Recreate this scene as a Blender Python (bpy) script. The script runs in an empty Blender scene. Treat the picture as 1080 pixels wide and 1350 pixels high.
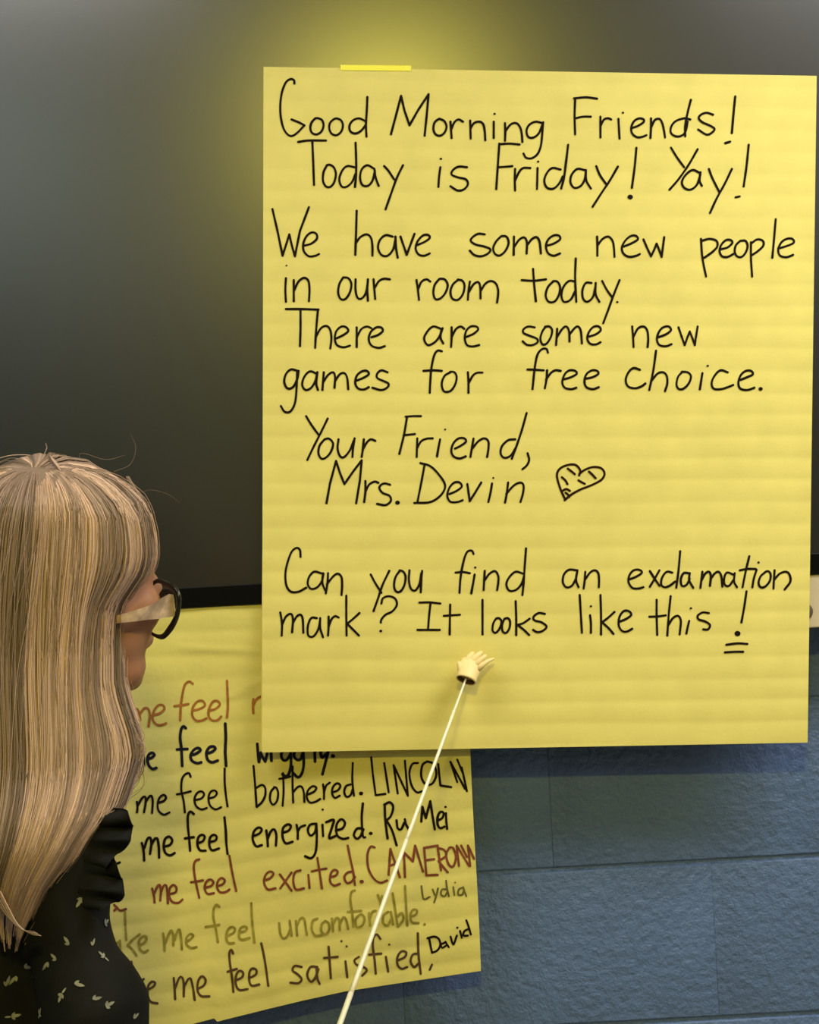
import bpy, bmesh, math, random
import numpy as np
from mathutils import Vector, Matrix, noise
from mathutils.bvhtree import BVHTree
random.seed(7); np.random.seed(7)
SC = bpy.context.scene
COL = SC.collection

# ------------------------------------------------------------------ camera
FPX = 2128.0
ROLL = math.radians(3.1)
CAM = Vector((0.0, -2.09, 1.55))
RV = Vector((math.cos(ROLL), 0, -math.sin(ROLL)))
UV = Vector((math.sin(ROLL), 0, math.cos(ROLL)))
FV = Vector((0, 1, 0))
cd = bpy.data.cameras.new('camera'); cam = bpy.data.objects.new('camera', cd); COL.objects.link(cam)
m = Matrix((RV, UV, -FV)).transposed().to_4x4(); m.translation = CAM
cam.matrix_world = m
cd.sensor_fit = 'HORIZONTAL'; cd.sensor_width = 36; cd.lens = FPX / 1080 * 36
cd.clip_start = 0.05
SC.camera = cam

def P(px, py, y):
    """the point of the room at depth y that the photograph shows at pixel px, py"""
    d = y - CAM.y
    return CAM + FV * d + RV * ((px - 540) / FPX * d) + UV * ((675 - py) / FPX * d)
def mpp(y):
    return (y - CAM.y) / FPX

# ------------------------------------------------------------------ world, lights, exposure
w = bpy.data.worlds.new('world'); SC.world = w; w.use_nodes = True
w.node_tree.nodes['Background'].inputs[0].default_value = (0.9, 0.95, 1, 1)
w.node_tree.nodes['Background'].inputs[1].default_value = 0.15
SC.view_settings.view_transform = 'Standard'
SC.view_settings.look = 'None'
SC.view_settings.gamma = 1
SC.view_settings.use_curve_mapping = False
SC.view_settings.exposure = 0.0
CEIL = 2.75
def area(name, loc, sx, sy, energy, col):
    l = bpy.data.lights.new(name, 'AREA'); l.shape = 'RECTANGLE'; l.size = sx; l.size_y = sy
    l.energy = energy; l.color = col
    o = bpy.data.objects.new(name, l); COL.objects.link(o); o.location = loc
    return o
# the ceiling's lay-in fixtures: (x, y, watts, colour)
FIX = [(1.25, -0.82, 36, (1.0, 0.97, 0.93)), (-0.95, -0.95, 15, (1.0, 0.97, 0.93)),
       (2.1, -3.4, 5, (1.0, 1.0, 0.93)), (-1.5, -2.9, 8, (0.66, 1.0, 0.95)),
       (1.1, -4.6, 4, (1.0, 0.93, 0.83)), (-1.3, -4.6, 4, (0.9, 1.0, 1.0))]
for k, (x, y, e, c) in enumerate(FIX):
    area('panel_light', (x, y, CEIL - 0.035), 1.15, 0.55, e, c)
GLOW = (0.0, -2.46, CEIL - 0.10)
gl = area('warm_lamp_light', GLOW, 0.26, 0.12, 40.0, (1.0, 0.85, 0.12))

# ------------------------------------------------------------------ materials
def mat(name, rgb, rough=0.6, spec=0.5, metal=0.0, bump=None, var=None, emit=None, ior=None, alpha=None):
    """bump = (scale, strength, distance), var = (scale, amount) colour mottling"""
    M_ = bpy.data.materials.new(name); M_.use_nodes = True
    nt = M_.node_tree; b = nt.nodes['Principled BSDF']
    b.inputs['Base Color'].default_value = (*rgb, 1)
    b.inputs['Roughness'].default_value = rough
    b.inputs['Specular IOR Level'].default_value = spec
    b.inputs['Metallic'].default_value = metal
    if ior: b.inputs['IOR'].default_value = ior
    tc = nt.nodes.new('ShaderNodeTexCoord')
    if var:
        n = nt.nodes.new('ShaderNodeTexNoise'); n.inputs['Scale'].default_value = var[0]; n.inputs['Detail'].default_value = 5
        nt.links.new(tc.outputs['Object'], n.inputs['Vector'])
        r = nt.nodes.new('ShaderNodeMapRange'); r.inputs[1].default_value = 0.3; r.inputs[2].default_value = 0.7
        r.inputs[3].default_value = 1 - var[1]; r.inputs[4].default_value = 1 + var[1]
        nt.links.new(n.outputs[0], r.inputs[0])
        mx = nt.nodes.new('ShaderNodeVectorMath'); mx.operation = 'SCALE'
        mx.inputs[0].default_value = rgb
        nt.links.new(r.outputs[0], mx.inputs['Scale']); nt.links.new(mx.outputs[0], b.inputs['Base Color'])
    if bump:
        n = nt.nodes.new('ShaderNodeTexNoise'); n.inputs['Scale'].default_value = bump[0]; n.inputs['Detail'].default_value = 6
        n.inputs['Roughness'].default_value = 0.6
        nt.links.new(tc.outputs['Object'], n.inputs['Vector'])
        bp = nt.nodes.new('ShaderNodeBump'); bp.inputs['Strength'].default_value = bump[1]; bp.inputs['Distance'].default_value = bump[2]
        nt.links.new(n.outputs[0], bp.inputs['Height']); nt.links.new(bp.outputs[0], b.inputs['Normal'])
    if emit:
        b.inputs['Emission Color'].default_value = (*emit[0], 1); b.inputs['Emission Strength'].default_value = emit[1]
    return M_

MAT = {
    'wall': mat('painted_block', (0.098, 0.160, 0.325), 0.40, 0.5, bump=(85, 1.0, 0.0045), var=(9, 0.10)),
    'plaster': mat('plaster', (0.42, 0.43, 0.40), 0.8, var=(2, 0.05)),
    'backwall': mat('dim_plaster', (0.10, 0.095, 0.085), 0.9, var=(2, 0.1)),
    'ceiling': mat('ceiling_tile', (0.40, 0.43, 0.38), 0.9, bump=(120, 0.3, 0.002)),
    'floor': mat('vinyl_floor', (0.30, 0.28, 0.25), 0.45, var=(3, 0.12)),
    'paper': mat('chart_paper', (0.79, 0.685, 0.20), 0.85, 0.2, bump=(260, 0.25, 0.0006), var=(26, 0.035)),
    'paper_low': mat('worn_chart_paper', (0.76, 0.665, 0.19), 0.85, 0.2, bump=(120, 0.35, 0.001), var=(18, 0.05)),
    'screen': mat('screen_glass', (0.010, 0.010, 0.009), 0.285, 0.72, ior=1.75),
    'bezel': mat('bezel_black', (0.004, 0.004, 0.004), 0.3, 0.12),
    'highlight': mat('yellow_highlight', (0.98, 0.90, 0.08), 0.4),  # painted reflection on the upper sheet's top edge
    'bracket': mat('bracket_enamel', (0.60, 0.50, 0.35), 0.5, var=(60, 0.03)),
    'knob': mat('knob_grey', (0.16, 0.13, 0.10), 0.4, metal=0.4),
    'metal': mat('fixture_metal', (0.7, 0.7, 0.7), 0.4),
    'rod': mat('rod_ivory', (0.88, 0.82, 0.62), 0.35, 0.6),
    'grip': mat('grip_black', (0.02, 0.02, 0.02), 0.6),
    'toyhand': mat('toy_hand', (0.86, 0.66, 0.30), 0.55, var=(40, 0.04)),
    'skin': mat('skin', (0.37, 0.17, 0.095), 0.55, 0.4, bump=(300, 0.2, 0.0006), var=(30, 0.06)),
    'eye': mat('eye_white', (0.75, 0.72, 0.68), 0.2),
    'iris': mat('iris', (0.08, 0.16, 0.22), 0.2),
    'blouse': mat('blouse_black', (0.007, 0.007, 0.0066), 0.85, 0.15, bump=(500, 0.4, 0.0006), var=(12, 0.35)),
    'print': mat('print_cream', (0.20, 0.195, 0.15), 0.9, var=(90, 0.45)),
    'trouser': mat('trouser', (0.02, 0.022, 0.03), 0.9),
    'shoe': mat('shoe', (0.015, 0.012, 0.01), 0.4),
    'frame': mat('frame_black', (0.006, 0.006, 0.007), 0.25),
    'temple': mat('temple_translucent', (0.44, 0.31, 0.215), 0.3, var=(70, 0.4)),
    'black': mat('ink_black', (0.012, 0.007, 0.005),0.8, 0.08),
    'heart': mat('ink_heart', (0.025, 0.008, 0.004),0.8, 0.08),
    'navy': mat('ink_navy', (0.012, 0.012, 0.022),0.8, 0.08),
    'orange': mat('ink_orange', (0.37, 0.13, 0.02), 0.7, var=(150, 0.25)),
    'red': mat('ink_red', (0.21, 0.045, 0.015), 0.7, var=(150, 0.3)),
    'olive': mat('ink_olive', (0.30, 0.245, 0.03), 0.7, var=(150, 0.3)),
    'olive_dark': mat('ink_olive_dark', (0.14, 0.12, 0.02), 0.7, var=(150, 0.3)),
    'umber': mat('ink_umber', (0.085, 0.04, 0.012), 0.7, var=(150, 0.3)),
    'diffuser': mat('diffuser', (0.9, 0.9, 0.9), 0.6, emit=((1.0, 0.95, 0.86), 1.6)),
    'warm_diffuser': mat('warm_diffuser', (0.9, 0.8, 0.4), 0.6, emit=((1.0, 0.80, 0.2), 4.0)),
}
# clear lens
gm = bpy.data.materials.new('lens_clear'); gm.use_nodes = True
nt = gm.node_tree; nt.nodes.clear()
o_ = nt.nodes.new('ShaderNodeOutputMaterial'); mixn = nt.nodes.new('ShaderNodeMixShader')
tr = nt.nodes.new('ShaderNodeBsdfTransparent'); gg = nt.nodes.new('ShaderNodeBsdfGlossy'); gg.inputs['Roughness'].default_value = 0.05
tr.inputs[0].default_value = (0.93, 0.93, 0.9, 1)
mixn.inputs[0].default_value = 0.06
nt.links.new(tr.outputs[0], mixn.inputs[1]); nt.links.new(gg.outputs[0], mixn.inputs[2]); nt.links.new(mixn.outputs[0], o_.inputs[0])
MAT['lens'] = gm
# hair: tone comes from a per-lock attribute
hm = bpy.data.materials.new('blond_hair'); hm.use_nodes = True
nt = hm.node_tree; b = nt.nodes['Principled BSDF']
at = nt.nodes.new('ShaderNodeAttribute'); at.attribute_name = 'tone'
cr = nt.nodes.new('ShaderNodeValToRGB')
cr.color_ramp.elements[0].position = 0.0; cr.color_ramp.elements[0].color = (0.10, 0.068, 0.046, 1)
cr.color_ramp.elements[1].position = 1.0; cr.color_ramp.elements[1].color = (0.74, 0.495, 0.36, 1)
e = cr.color_ramp.elements.new(0.5); e.color = (0.27, 0.183, 0.132, 1)
nt.links.new(at.outputs['Fac'], cr.inputs[0]); nt.links.new(cr.outputs[0], b.inputs['Base Color'])
b.inputs['Roughness'].default_value = 0.5; b.inputs['Specular IOR Level'].default_value = 0.35
MAT['hair'] = hm

# ------------------------------------------------------------------ helpers
def tag(o, label=None, cat=None, group=None, kind=None):
    if label: o['label'] = label
    if cat: o['category'] = cat
    if group: o['group'] = group
    if kind: o['kind'] = kind
    return o
def empty(name, loc, label, cat, group=None):
    o = bpy.data.objects.new(name, None); COL.objects.link(o); o.location = loc
    return tag(o, label, cat, group)
def bake_loc(o, parent):
    if parent is not None:
        o.parent = parent
        bpy.context.view_layer.update() if False else None
        o.matrix_parent_inverse = Matrix.Translation(-Vector(abs_loc(parent)))
def abs_loc(o):
    v = Vector(o.location)
    while o.parent is not None and o.type == 'EMPTY':
        o = o.parent; v += Vector(o.location)
    return v if o.type == 'EMPTY' or True else v
def mesh_obj(name, verts, faces, m, parent=None, smooth=True):
    me = bpy.data.meshes.new(name)
    me.from_pydata([tuple(v) for v in verts], [], faces)
    me.materials.append(m); me.update()
    if smooth: me.polygons.foreach_set('use_smooth', [True] * len(me.polygons))
    o = bpy.data.objects.new(name, me); COL.objects.link(o)
    if parent is not None: bake_loc(o, parent)
    return o
def bm_obj(name, bm, m, parent=None, smooth=False):
    bmesh.ops.recalc_face_normals(bm, faces=bm.faces)
    me = bpy.data.meshes.new(name); bm.to_mesh(me); bm.free()
    me.materials.append(m)
    if smooth: me.polygons.foreach_set('use_smooth', [True] * len(me.polygons))
    o = bpy.data.objects.new(name, me); COL.objects.link(o)
    if parent is not None: bake_loc(o, parent)
    return o
def bm_box(bm, x0, x1, y0, y1, z0, z1, bev=0.0, seg=2, mtx=None):
    r = bmesh.ops.create_cube(bm, size=1.0)
    vs = r['verts']
    for v in vs:
        v.co = Vector(((x0 + x1) / 2 + v.co.x * (x1 - x0), (y0 + y1) / 2 + v.co.y * (y1 - y0), (z0 + z1) / 2 + v.co.z * (z1 - z0)))
    if bev:
        es = list({e for v in vs for e in v.link_edges})
        r = bmesh.ops.bevel(bm, geom=es, offset=bev, segments=seg, affect='EDGES', profile=0.5)
        vs = list({v for f in r['faces'] for v in f.verts} | {v for v in vs if v.is_valid})
    if mtx is not None:
        for v in vs: v.co = mtx @ v.co
def box(name, x0, x1, y0, y1, z0, z1, m, parent=None, bev=0.0):
    bm = bmesh.new(); bm_box(bm, x0, x1, y0, y1, z0, z1, bev)
    return bm_obj(name, bm, m, parent)
def tube(points, radii, nseg=10, caps=True):
    """verts and faces of a swept tube"""
    pts = [Vector(p) for p in points]; V = []; Fc = []
    up = Vector((0.13, 0.31, 0.94)).normalized()
    n = len(pts)
    for i, p in enumerate(pts):
        t = (pts[min(i + 1, n - 1)] - pts[max(i - 1, 0)]).normalized()
        a = up - t * up.dot(t)
        if a.length < 1e-3: a = Vector((1, 0, 0)) - t * t.x
        a.normalize(); b_ = t.cross(a); up = a
        for k in range(nseg):
            th = 2 * math.pi * k / nseg
            V.append(p + (a * math.cos(th) + b_ * math.sin(th)) * radii[i])
    for i in range(n - 1):
        for k in range(nseg):
            k2 = (k + 1) % nseg
            Fc.append((i * nseg + k, i * nseg + k2, (i + 1) * nseg + k2, (i + 1) * nseg + k))
    if caps:
        Fc.append(tuple(range(nseg - 1, -1, -1))); Fc.append(tuple((n - 1) * nseg + k for k in range(nseg)))
    return V, Fc
def ellipsoid_vf(c, ax, n=16, mseg=24):
    """c centre, ax = three axis vectors"""
    V = []; Fc = []
    for i in range(n + 1):
        th = math.pi * i / n
        for k in range(mseg):
            ph = 2 * math.pi * k / mseg
            V.append(Vector(c) + ax[0] * (math.sin(th) * math.cos(ph)) + ax[1] * (math.sin(th) * math.sin(ph)) + ax[2] * math.cos(th))
    for i in range(n):
        for k in range(mseg):
            k2 = (k + 1) % mseg
            Fc.append((i * mseg + k, (i + 1) * mseg + k, (i + 1) * mseg + k2, i * mseg + k2))
    return V, Fc
def merge(parts):
    V = []; Fc = []
    for v, f in parts:
        o = len(V); V += list(v); Fc += [tuple(i + o for i in q) for q in f]
    return V, Fc
def remeshed(name, parts, voxel, m, parent=None, smooth_it=6):
    V, Fc = merge(parts)
    o = mesh_obj(name, V, Fc, m)
    r = o.modifiers.new('r', 'REMESH'); r.mode = 'VOXEL'; r.voxel_size = voxel; r.use_smooth_shade = True
    s = o.modifiers.new('s', 'SMOOTH'); s.iterations = smooth_it; s.factor = 0.5
    dg = bpy.context.evaluated_depsgraph_get(); dg.update()
    me = bpy.data.meshes.new_from_object(o.evaluated_get(dg))
    me.name = name
    o.modifiers.clear(); old = o.data; o.data = me; bpy.data.meshes.remove(old)
    if not len(me.materials): me.materials.append(m)
    me.polygons.foreach_set('use_smooth', [True] * len(me.polygons))
    if parent is not None: bake_loc(o, parent)
    return o
def interp(tab, x):
    if x <= tab[0][0]: return tab[0][1]
    for (a, va), (b_, vb) in zip(tab, tab[1:]):
        if x <= b_: return va + (vb - va) * (x - a) / (b_ - a)
    return tab[-1][1]
def nz(x, y=0.0, z=0.0): return noise.noise(Vector((x, y, z)))

# ------------------------------------------------------------------ room shell
X0, X1, YB = -3.2, 3.2, -6.2
wall = box('wall_back', X0, X1, -0.0004, 0.12, 0, CEIL, MAT['wall']); tag(wall, 'blue painted concrete block wall behind the screen and papers', kind='structure')
wl = box('wall_left', X0 - 0.1, X0, YB, 0.12, 0, CEIL, MAT['plaster']); tag(wl, kind='structure')
wr = box('wall_right', X1, X1 + 0.1, YB, 0.12, 0, CEIL, MAT['plaster']); tag(wr, kind='structure')
wf = box('wall_front', X0 - 0.1, X1 + 0.1, YB - 0.1, YB, 0, CEIL, MAT['backwall']); tag(wf, kind='structure')
fl = box('floor', X0 - 0.1, X1 + 0.1, YB - 0.1, 0.12, -0.1, 0, MAT['floor']); tag(fl, kind='structure')
ce = box('ceiling', X0 - 0.1, X1 + 0.1, YB - 0.1, 0.12, CEIL, CEIL + 0.1, MAT['ceiling']); tag(ce, kind='structure')
# blocks: 0.406 x 0.203 courses, one joint passes through pixel (890,1137), an upright joint through (938,1157)
BH, BW, JT = 0.2032, 0.4064, 0.010
zj = P(890, 1137.5, 0).z; xj = P(938, 1157, 0).x
def block_bm(seed, wdt):
    random.seed(seed)
    bm = bmesh.new(); bm_box(bm, -wdt / 2 + 0.0001, wdt / 2 - 0.0001, -0.0095, 0.006, -BH / 2 + 0.0028, BH / 2 - 0.0028)
    es = [e for e in bm.edges if abs(e.verts[0].co.z - e.verts[1].co.z) < 1e-5 and abs(e.verts[0].co.x - e.verts[1].co.x) > 0.1]
    bmesh.ops.bevel(bm, geom=es, offset=0.0028, segments=3, affect='EDGES', profile=0.5)
    es = [e for e in bm.edges if abs(e.verts[0].co.z - e.verts[1].co.z) > 0.05]
    bmesh.ops.bevel(bm, geom=es, offset=0.0011, segments=1, affect='EDGES')
    return bm
block_meshes = {}
for s_ in range(4):
    t_ = bm_obj('block', block_bm(s_, BW), MAT['wall'], smooth=True); block_meshes[s_] = t_.data; bpy.data.objects.remove(t_)
th_ = bm_obj('block', block_bm(9, BW / 2), MAT['wall'], smooth=True); half_mesh = th_.data; bpy.data.objects.remove(th_)
row0 = -math.floor((zj - 0.02) / BH)
for r_ in range(row0, 8):
    z0 = zj + r_ * BH
    if z0 < 0 or z0 + BH > CEIL: continue
    off = 0 if r_ % 2 else BW / 2
    for c_ in range(-7, 8):
        xc = xj + off + c_ * BW + BW / 2
        if xc - BW / 2 < X0 or xc + BW / 2 > X1: continue
        if abs(xc) > 2.2: continue
        o = bpy.data.objects.new('block', block_meshes[(r_ * 3 + c_) % 4]); COL.objects.link(o)
        o.location = (xc, 0.006 + random.uniform(0, 0.0010), z0 + BH / 2); o.parent = wall
# baseboard
tag(box('baseboard_back', X0, X1, -0.012, -0.003, 0, 0.1, MAT['grip']), kind='structure')

# ceiling fixtures
for k, (x, y, e_, c) in enumerate(FIX):
    t = empty('ceiling_light', (x, y, CEIL), ['flat white ceiling panel light by the wall, on the right', 'flat white ceiling panel light by the wall, on the left',
        'flat white ceiling panel light in the middle row, on the right', 'flat white ceiling panel light in the middle row, on the left',
        'flat white ceiling panel light at the far end, on the right', 'flat white ceiling panel light at the far end, on the left'][k], 'light', 'ceiling panel lights')
    box('diffuser', x - 0.57, x + 0.57, y - 0.27, y + 0.27, CEIL - 0.02, CEIL - 0.002, MAT['diffuser'], t)
    bm = bmesh.new()
    for (a, b_, c2, d_) in ((-0.6, 0.6, -0.3, -0.272), (-0.6, 0.6, 0.272, 0.3), (-0.6, -0.572, -0.272, 0.272), (0.572, 0.6, -0.272, 0.272)):
        bm_box(bm, x + a, x + b_, y + c2, y + d_, CEIL - 0.026, CEIL - 0.001)
    bm_obj('frame', bm, MAT['metal'], t)
t = empty('ceiling_lamp', (GLOW[0], GLOW[1], CEIL), 'small warm yellow ceiling lamp above and behind the viewer', 'light')
box('housing', GLOW[0] - 0.12, GLOW[0] + 0.12, GLOW[1] - 0.07, GLOW[1] + 0.07, CEIL - 0.07, CEIL, MAT['metal'], t, 0.006)
box('diffuser', GLOW[0] - 0.10, GLOW[0] + 0.10, GLOW[1] - 0.05, GLOW[1] + 0.05, CEIL - 0.085, CEIL - 0.07, MAT['warm_diffuser'], t)

# ------------------------------------------------------------------ display panel
YS = -0.085
zb = P(540, 785.5, YS).z                       # underside of the display
disp = empty('display_panel', (0, YS, zb), 'large dark matte wall display behind the yellow chart paper', 'screen')
DX0, DX1, DZ1 = -0.985, 0.955, zb + 1.15
BZ = 0.0255
bm = bmesh.new(); bm_box(bm, DX0 + BZ, DX1 - BZ, YS + 0.0015, YS + 0.012, zb + BZ, DZ1 - 0.018)
bm_obj('screen_glass', bm, MAT['screen'], disp)
bm = bmesh.new(); bm_box(bm, DX0 + 0.004, DX1 - 0.004, YS + 0.012, -0.004, zb + 0.004, DZ1 - 0.004, 0.004)
bm_obj('back_housing', bm, MAT['bezel'], disp)
box('bottom_bezel', DX0, DX1, YS, YS + 0.014, zb, zb + BZ, MAT['bezel'], disp, 0.0012)
box('top_bezel', DX0, DX1, YS, YS + 0.014, DZ1 - 0.018, DZ1, MAT['bezel'], disp, 0.0012)
box('side_bezel', DX0, DX0 + BZ, YS, YS + 0.014, zb + BZ, DZ1 - 0.018, MAT['bezel'], disp, 0.0012)
box('side_bezel', DX1 - BZ, DX1, YS, YS + 0.014, zb + BZ, DZ1 - 0.018, MAT['bezel'], disp, 0.0012)

# bracket under the display at the right edge of the frame
YK = -0.082
c0 = P(1044, 759, YK); c1 = P(1160, 829, YK)
br = empty('mounting_bracket', (c0.x, -0.02, c1.z), 'beige metal bracket with a round knob under the screen at the right edge', 'bracket')
zt = zb - 0.0015; zlo = P(1074, 827.5, YK).z
box('plate', c0.x, c1.x, YK, YK + 0.02, zlo, zt, MAT['bracket'], br, 0.0015)
box('arm', c0.x + 0.02, c1.x - 0.02, YK + 0.02, -0.004, zlo + 0.012, zt - 0.012, MAT['bracket'], br)
kc = P(1060.5, 806, YK)
V, Fc = tube([kc + Vector((0, 0.001, 0)), kc + Vector((0, -0.0022, 0)), kc + Vector((0, -0.0032, 0)), kc + Vector((0, -0.0034, 0))], [0.0105, 0.0105, 0.0092, 0.004], 28)
mesh_obj('knob', V, Fc, MAT['knob'], br)

# ------------------------------------------------------------------ upper sheet
NB = 30.55                                   # ruled bands down the sheet
def quad_uv_px(q, u, v):
    (ax, ay), (bx, by), (cx, cy), (dx, dy) = q       # TL TR BR BL
    return (ax * (1 - u) + bx * u) * (1 - v) + (dx * (1 - u) + cx * u) * v, (ay * (1 - u) + by * u) * (1 - v) + (dy * (1 - u) + cy * u) * v
Q1 = ((347.5, 88), (1077, 100), (1065, 979), (345.5, 992))
def s1_depth(px, py):
    u = (px - 346) / 725
    v = (py - (88 + 12 * u)) / (904 - 25 * u)
    ph = v * NB + 0.12 * nz(u * 3, v * 14) - 0.53; p = ph - math.floor(ph)
    band = math.floor(ph)
    amp = 0.00047 * (0.75 + 0.5 * nz(band * 3.7, u * 2.2, 4.0)) * (1.0 + 0.6 * min(1, max(0, v * 1.4)))
    y = -0.0885 - amp * 4 * p * (1 - p)
    y -= 0.004 * max(0, v - 0.76) + 0.0012 * nz(u * 2.3, v * 2.9, 7.7) + 0.0003 * nz(u * 11, v * 16, 1.7)
    y -= 0.0012 * max(0, u - 0.985) / 0.015 * 0.6
    return y
def s1(px, py, lift=0.0): return P(px, py, s1_depth(px, py) - lift)

ch = empty('chart_sheet', P(706, 992, -0.089), 'large yellow ruled chart sheet covered in black handwriting, hung over the dark screen', 'paper', 'yellow chart sheets')
def sheet_mesh(name, fpx, surf, nu, nv, thick, m, parent):
    V = []; Fc = []
    for lay in (0, 1):
        for j in range(nv + 1):
            for i in range(nu + 1):
                px, py = fpx(i / nu, j / nv)
                p = surf(px, py)
                V.append(p + Vector((0, thick * lay, 0)))
    W_ = nu + 1; N_ = W_ * (nv + 1)
    for j in range(nv):
        for i in range(nu):
            a = j * W_ + i
            Fc.append((a, a + W_, a + W_ + 1, a + 1)); Fc.append((N_ + a, N_ + a + 1, N_ + a + W_ + 1, N_ + a + W_))
    ring = [i for i in range(W_)] + [j * W_ + nu for j in range(1, nv + 1)] + [nv * W_ + i for i in range(nu - 1, -1, -1)] + [j * W_ for j in range(nv - 1, 0, -1)]
    nb_ = len(V); L_ = len(ring)
    V += [V[a] for a in ring] + [V[a + N_] for a in ring]
    for k in range(L_):
        k2 = (k + 1) % L_; Fc.append((nb_ + k, nb_ + k2, nb_ + L_ + k2, nb_ + L_ + k))
    o = mesh_obj(name, V, Fc, m, parent)
    for p_ in o.data.polygons[len(Fc) - len(ring):]: p_.use_smooth = False
    return o
sheet_mesh('paper', lambda u, v: quad_uv_px(Q1, u, v), s1, 72, 306, 0.0004, MAT['paper'], ch)
# back leaf of the sheet, seen as a thin second edge on the left
Q1b = ((352, 92), (1070, 104), (1060, 975), (343.5, 989))
sheet_mesh('back_leaf', lambda u, v: quad_uv_px(Q1b, u, v), lambda px, py: P(px, py, -0.0868 - 0.004 * max(0, (py - 780) / 900)), 30, 60, 0.0004, MAT['paper'], ch)

# reflection on the top edge, put in as a bright yellow strip
def highlight_px(u, v): return 449 + 93 * u, 85.5 + 1.1 * u + 7.0 * v
tp = sheet_mesh('highlight_strip', highlight_px, lambda px, py: P(px, py, s1_depth(px, 92) - 0.0006), 24, 3, 0.0003, MAT['highlight'], None)
tag(tp, 'short bright yellow painted reflection along the top edge of the large chart sheet', 'highlight')

# ------------------------------------------------------------------ lower sheet
def s2_bot(px): return interp([(60, 1392), (150, 1368), (200, 1360), (250, 1351), (283, 1342.5), (286, 1347), (350, 1331), (400, 1319), (455, 1307), (540, 1294), (634, 1280)], px)
def s2_fpx(u, v):
    xl = 72 + 22 * v; xr = 611 + 23.5 * v
    # right edge passes (618,985) and (634,1280)
    tx = 72 + (611 - 72) * u; ty = 804.5 - 0.0542 * (tx - 200)
    bx = 96 + (634 - 96) * u; by = s2_bot(bx)
    x = tx * (1 - v) + bx * v
    if True: x += 1.5 * math.sin(v * 9) * u * 0.4
    return x, ty * (1 - v) + by * v
def s2_depth(px, py):
    u = (px - 90) / 530
    top = 806 - 0.058 * (px - 200)
    v = (py - top) / (s2_bot(px) - top)
    ph = v * 17.6 + 0.25 * nz(u * 2, v * 6, 3) ; p = ph - math.floor(ph)
    y = -0.079 + 0.030 * v - 0.00095 * 4 * p * (1 - p) * (0.8 + 0.6 * nz(u * 3, math.floor(ph) * 2.1))
    y -= 0.0014 * nz(u * 4, v * 5, 9.1) + 0.0012 + 0.0007 * nz(u * 9, v * 9, 2.1)
    y -= 0.006 * max(0, 0.5 - u) * max(0, v - 0.7) * 3
    # creases
    d1 = (py - 857 - 0.05 * (px - 290)) / 5.0
    if 225 < px < 345: y -= 0.0011 * math.exp(-d1 * d1) * min(1, (px - 225) / 30)
    d2 = ((py - 920) + (px - 300) * 0.5) / 4.0
    if 295 < px < 350: y -= 0.0006 * math.exp(-d2 * d2)
    return y
def s2(px, py, lift=0.0): return P(px, py, s2_depth(px, py) - lift)
cl = empty('chart_sheet', P(360, 1330, -0.05), 'creased yellow chart sheet with rows in many ink colours, hanging below the screen', 'paper', 'yellow chart sheets')
sheet_mesh('paper', s2_fpx, s2, 130, 150, 0.0004, MAT['paper_low'], cl)
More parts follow.
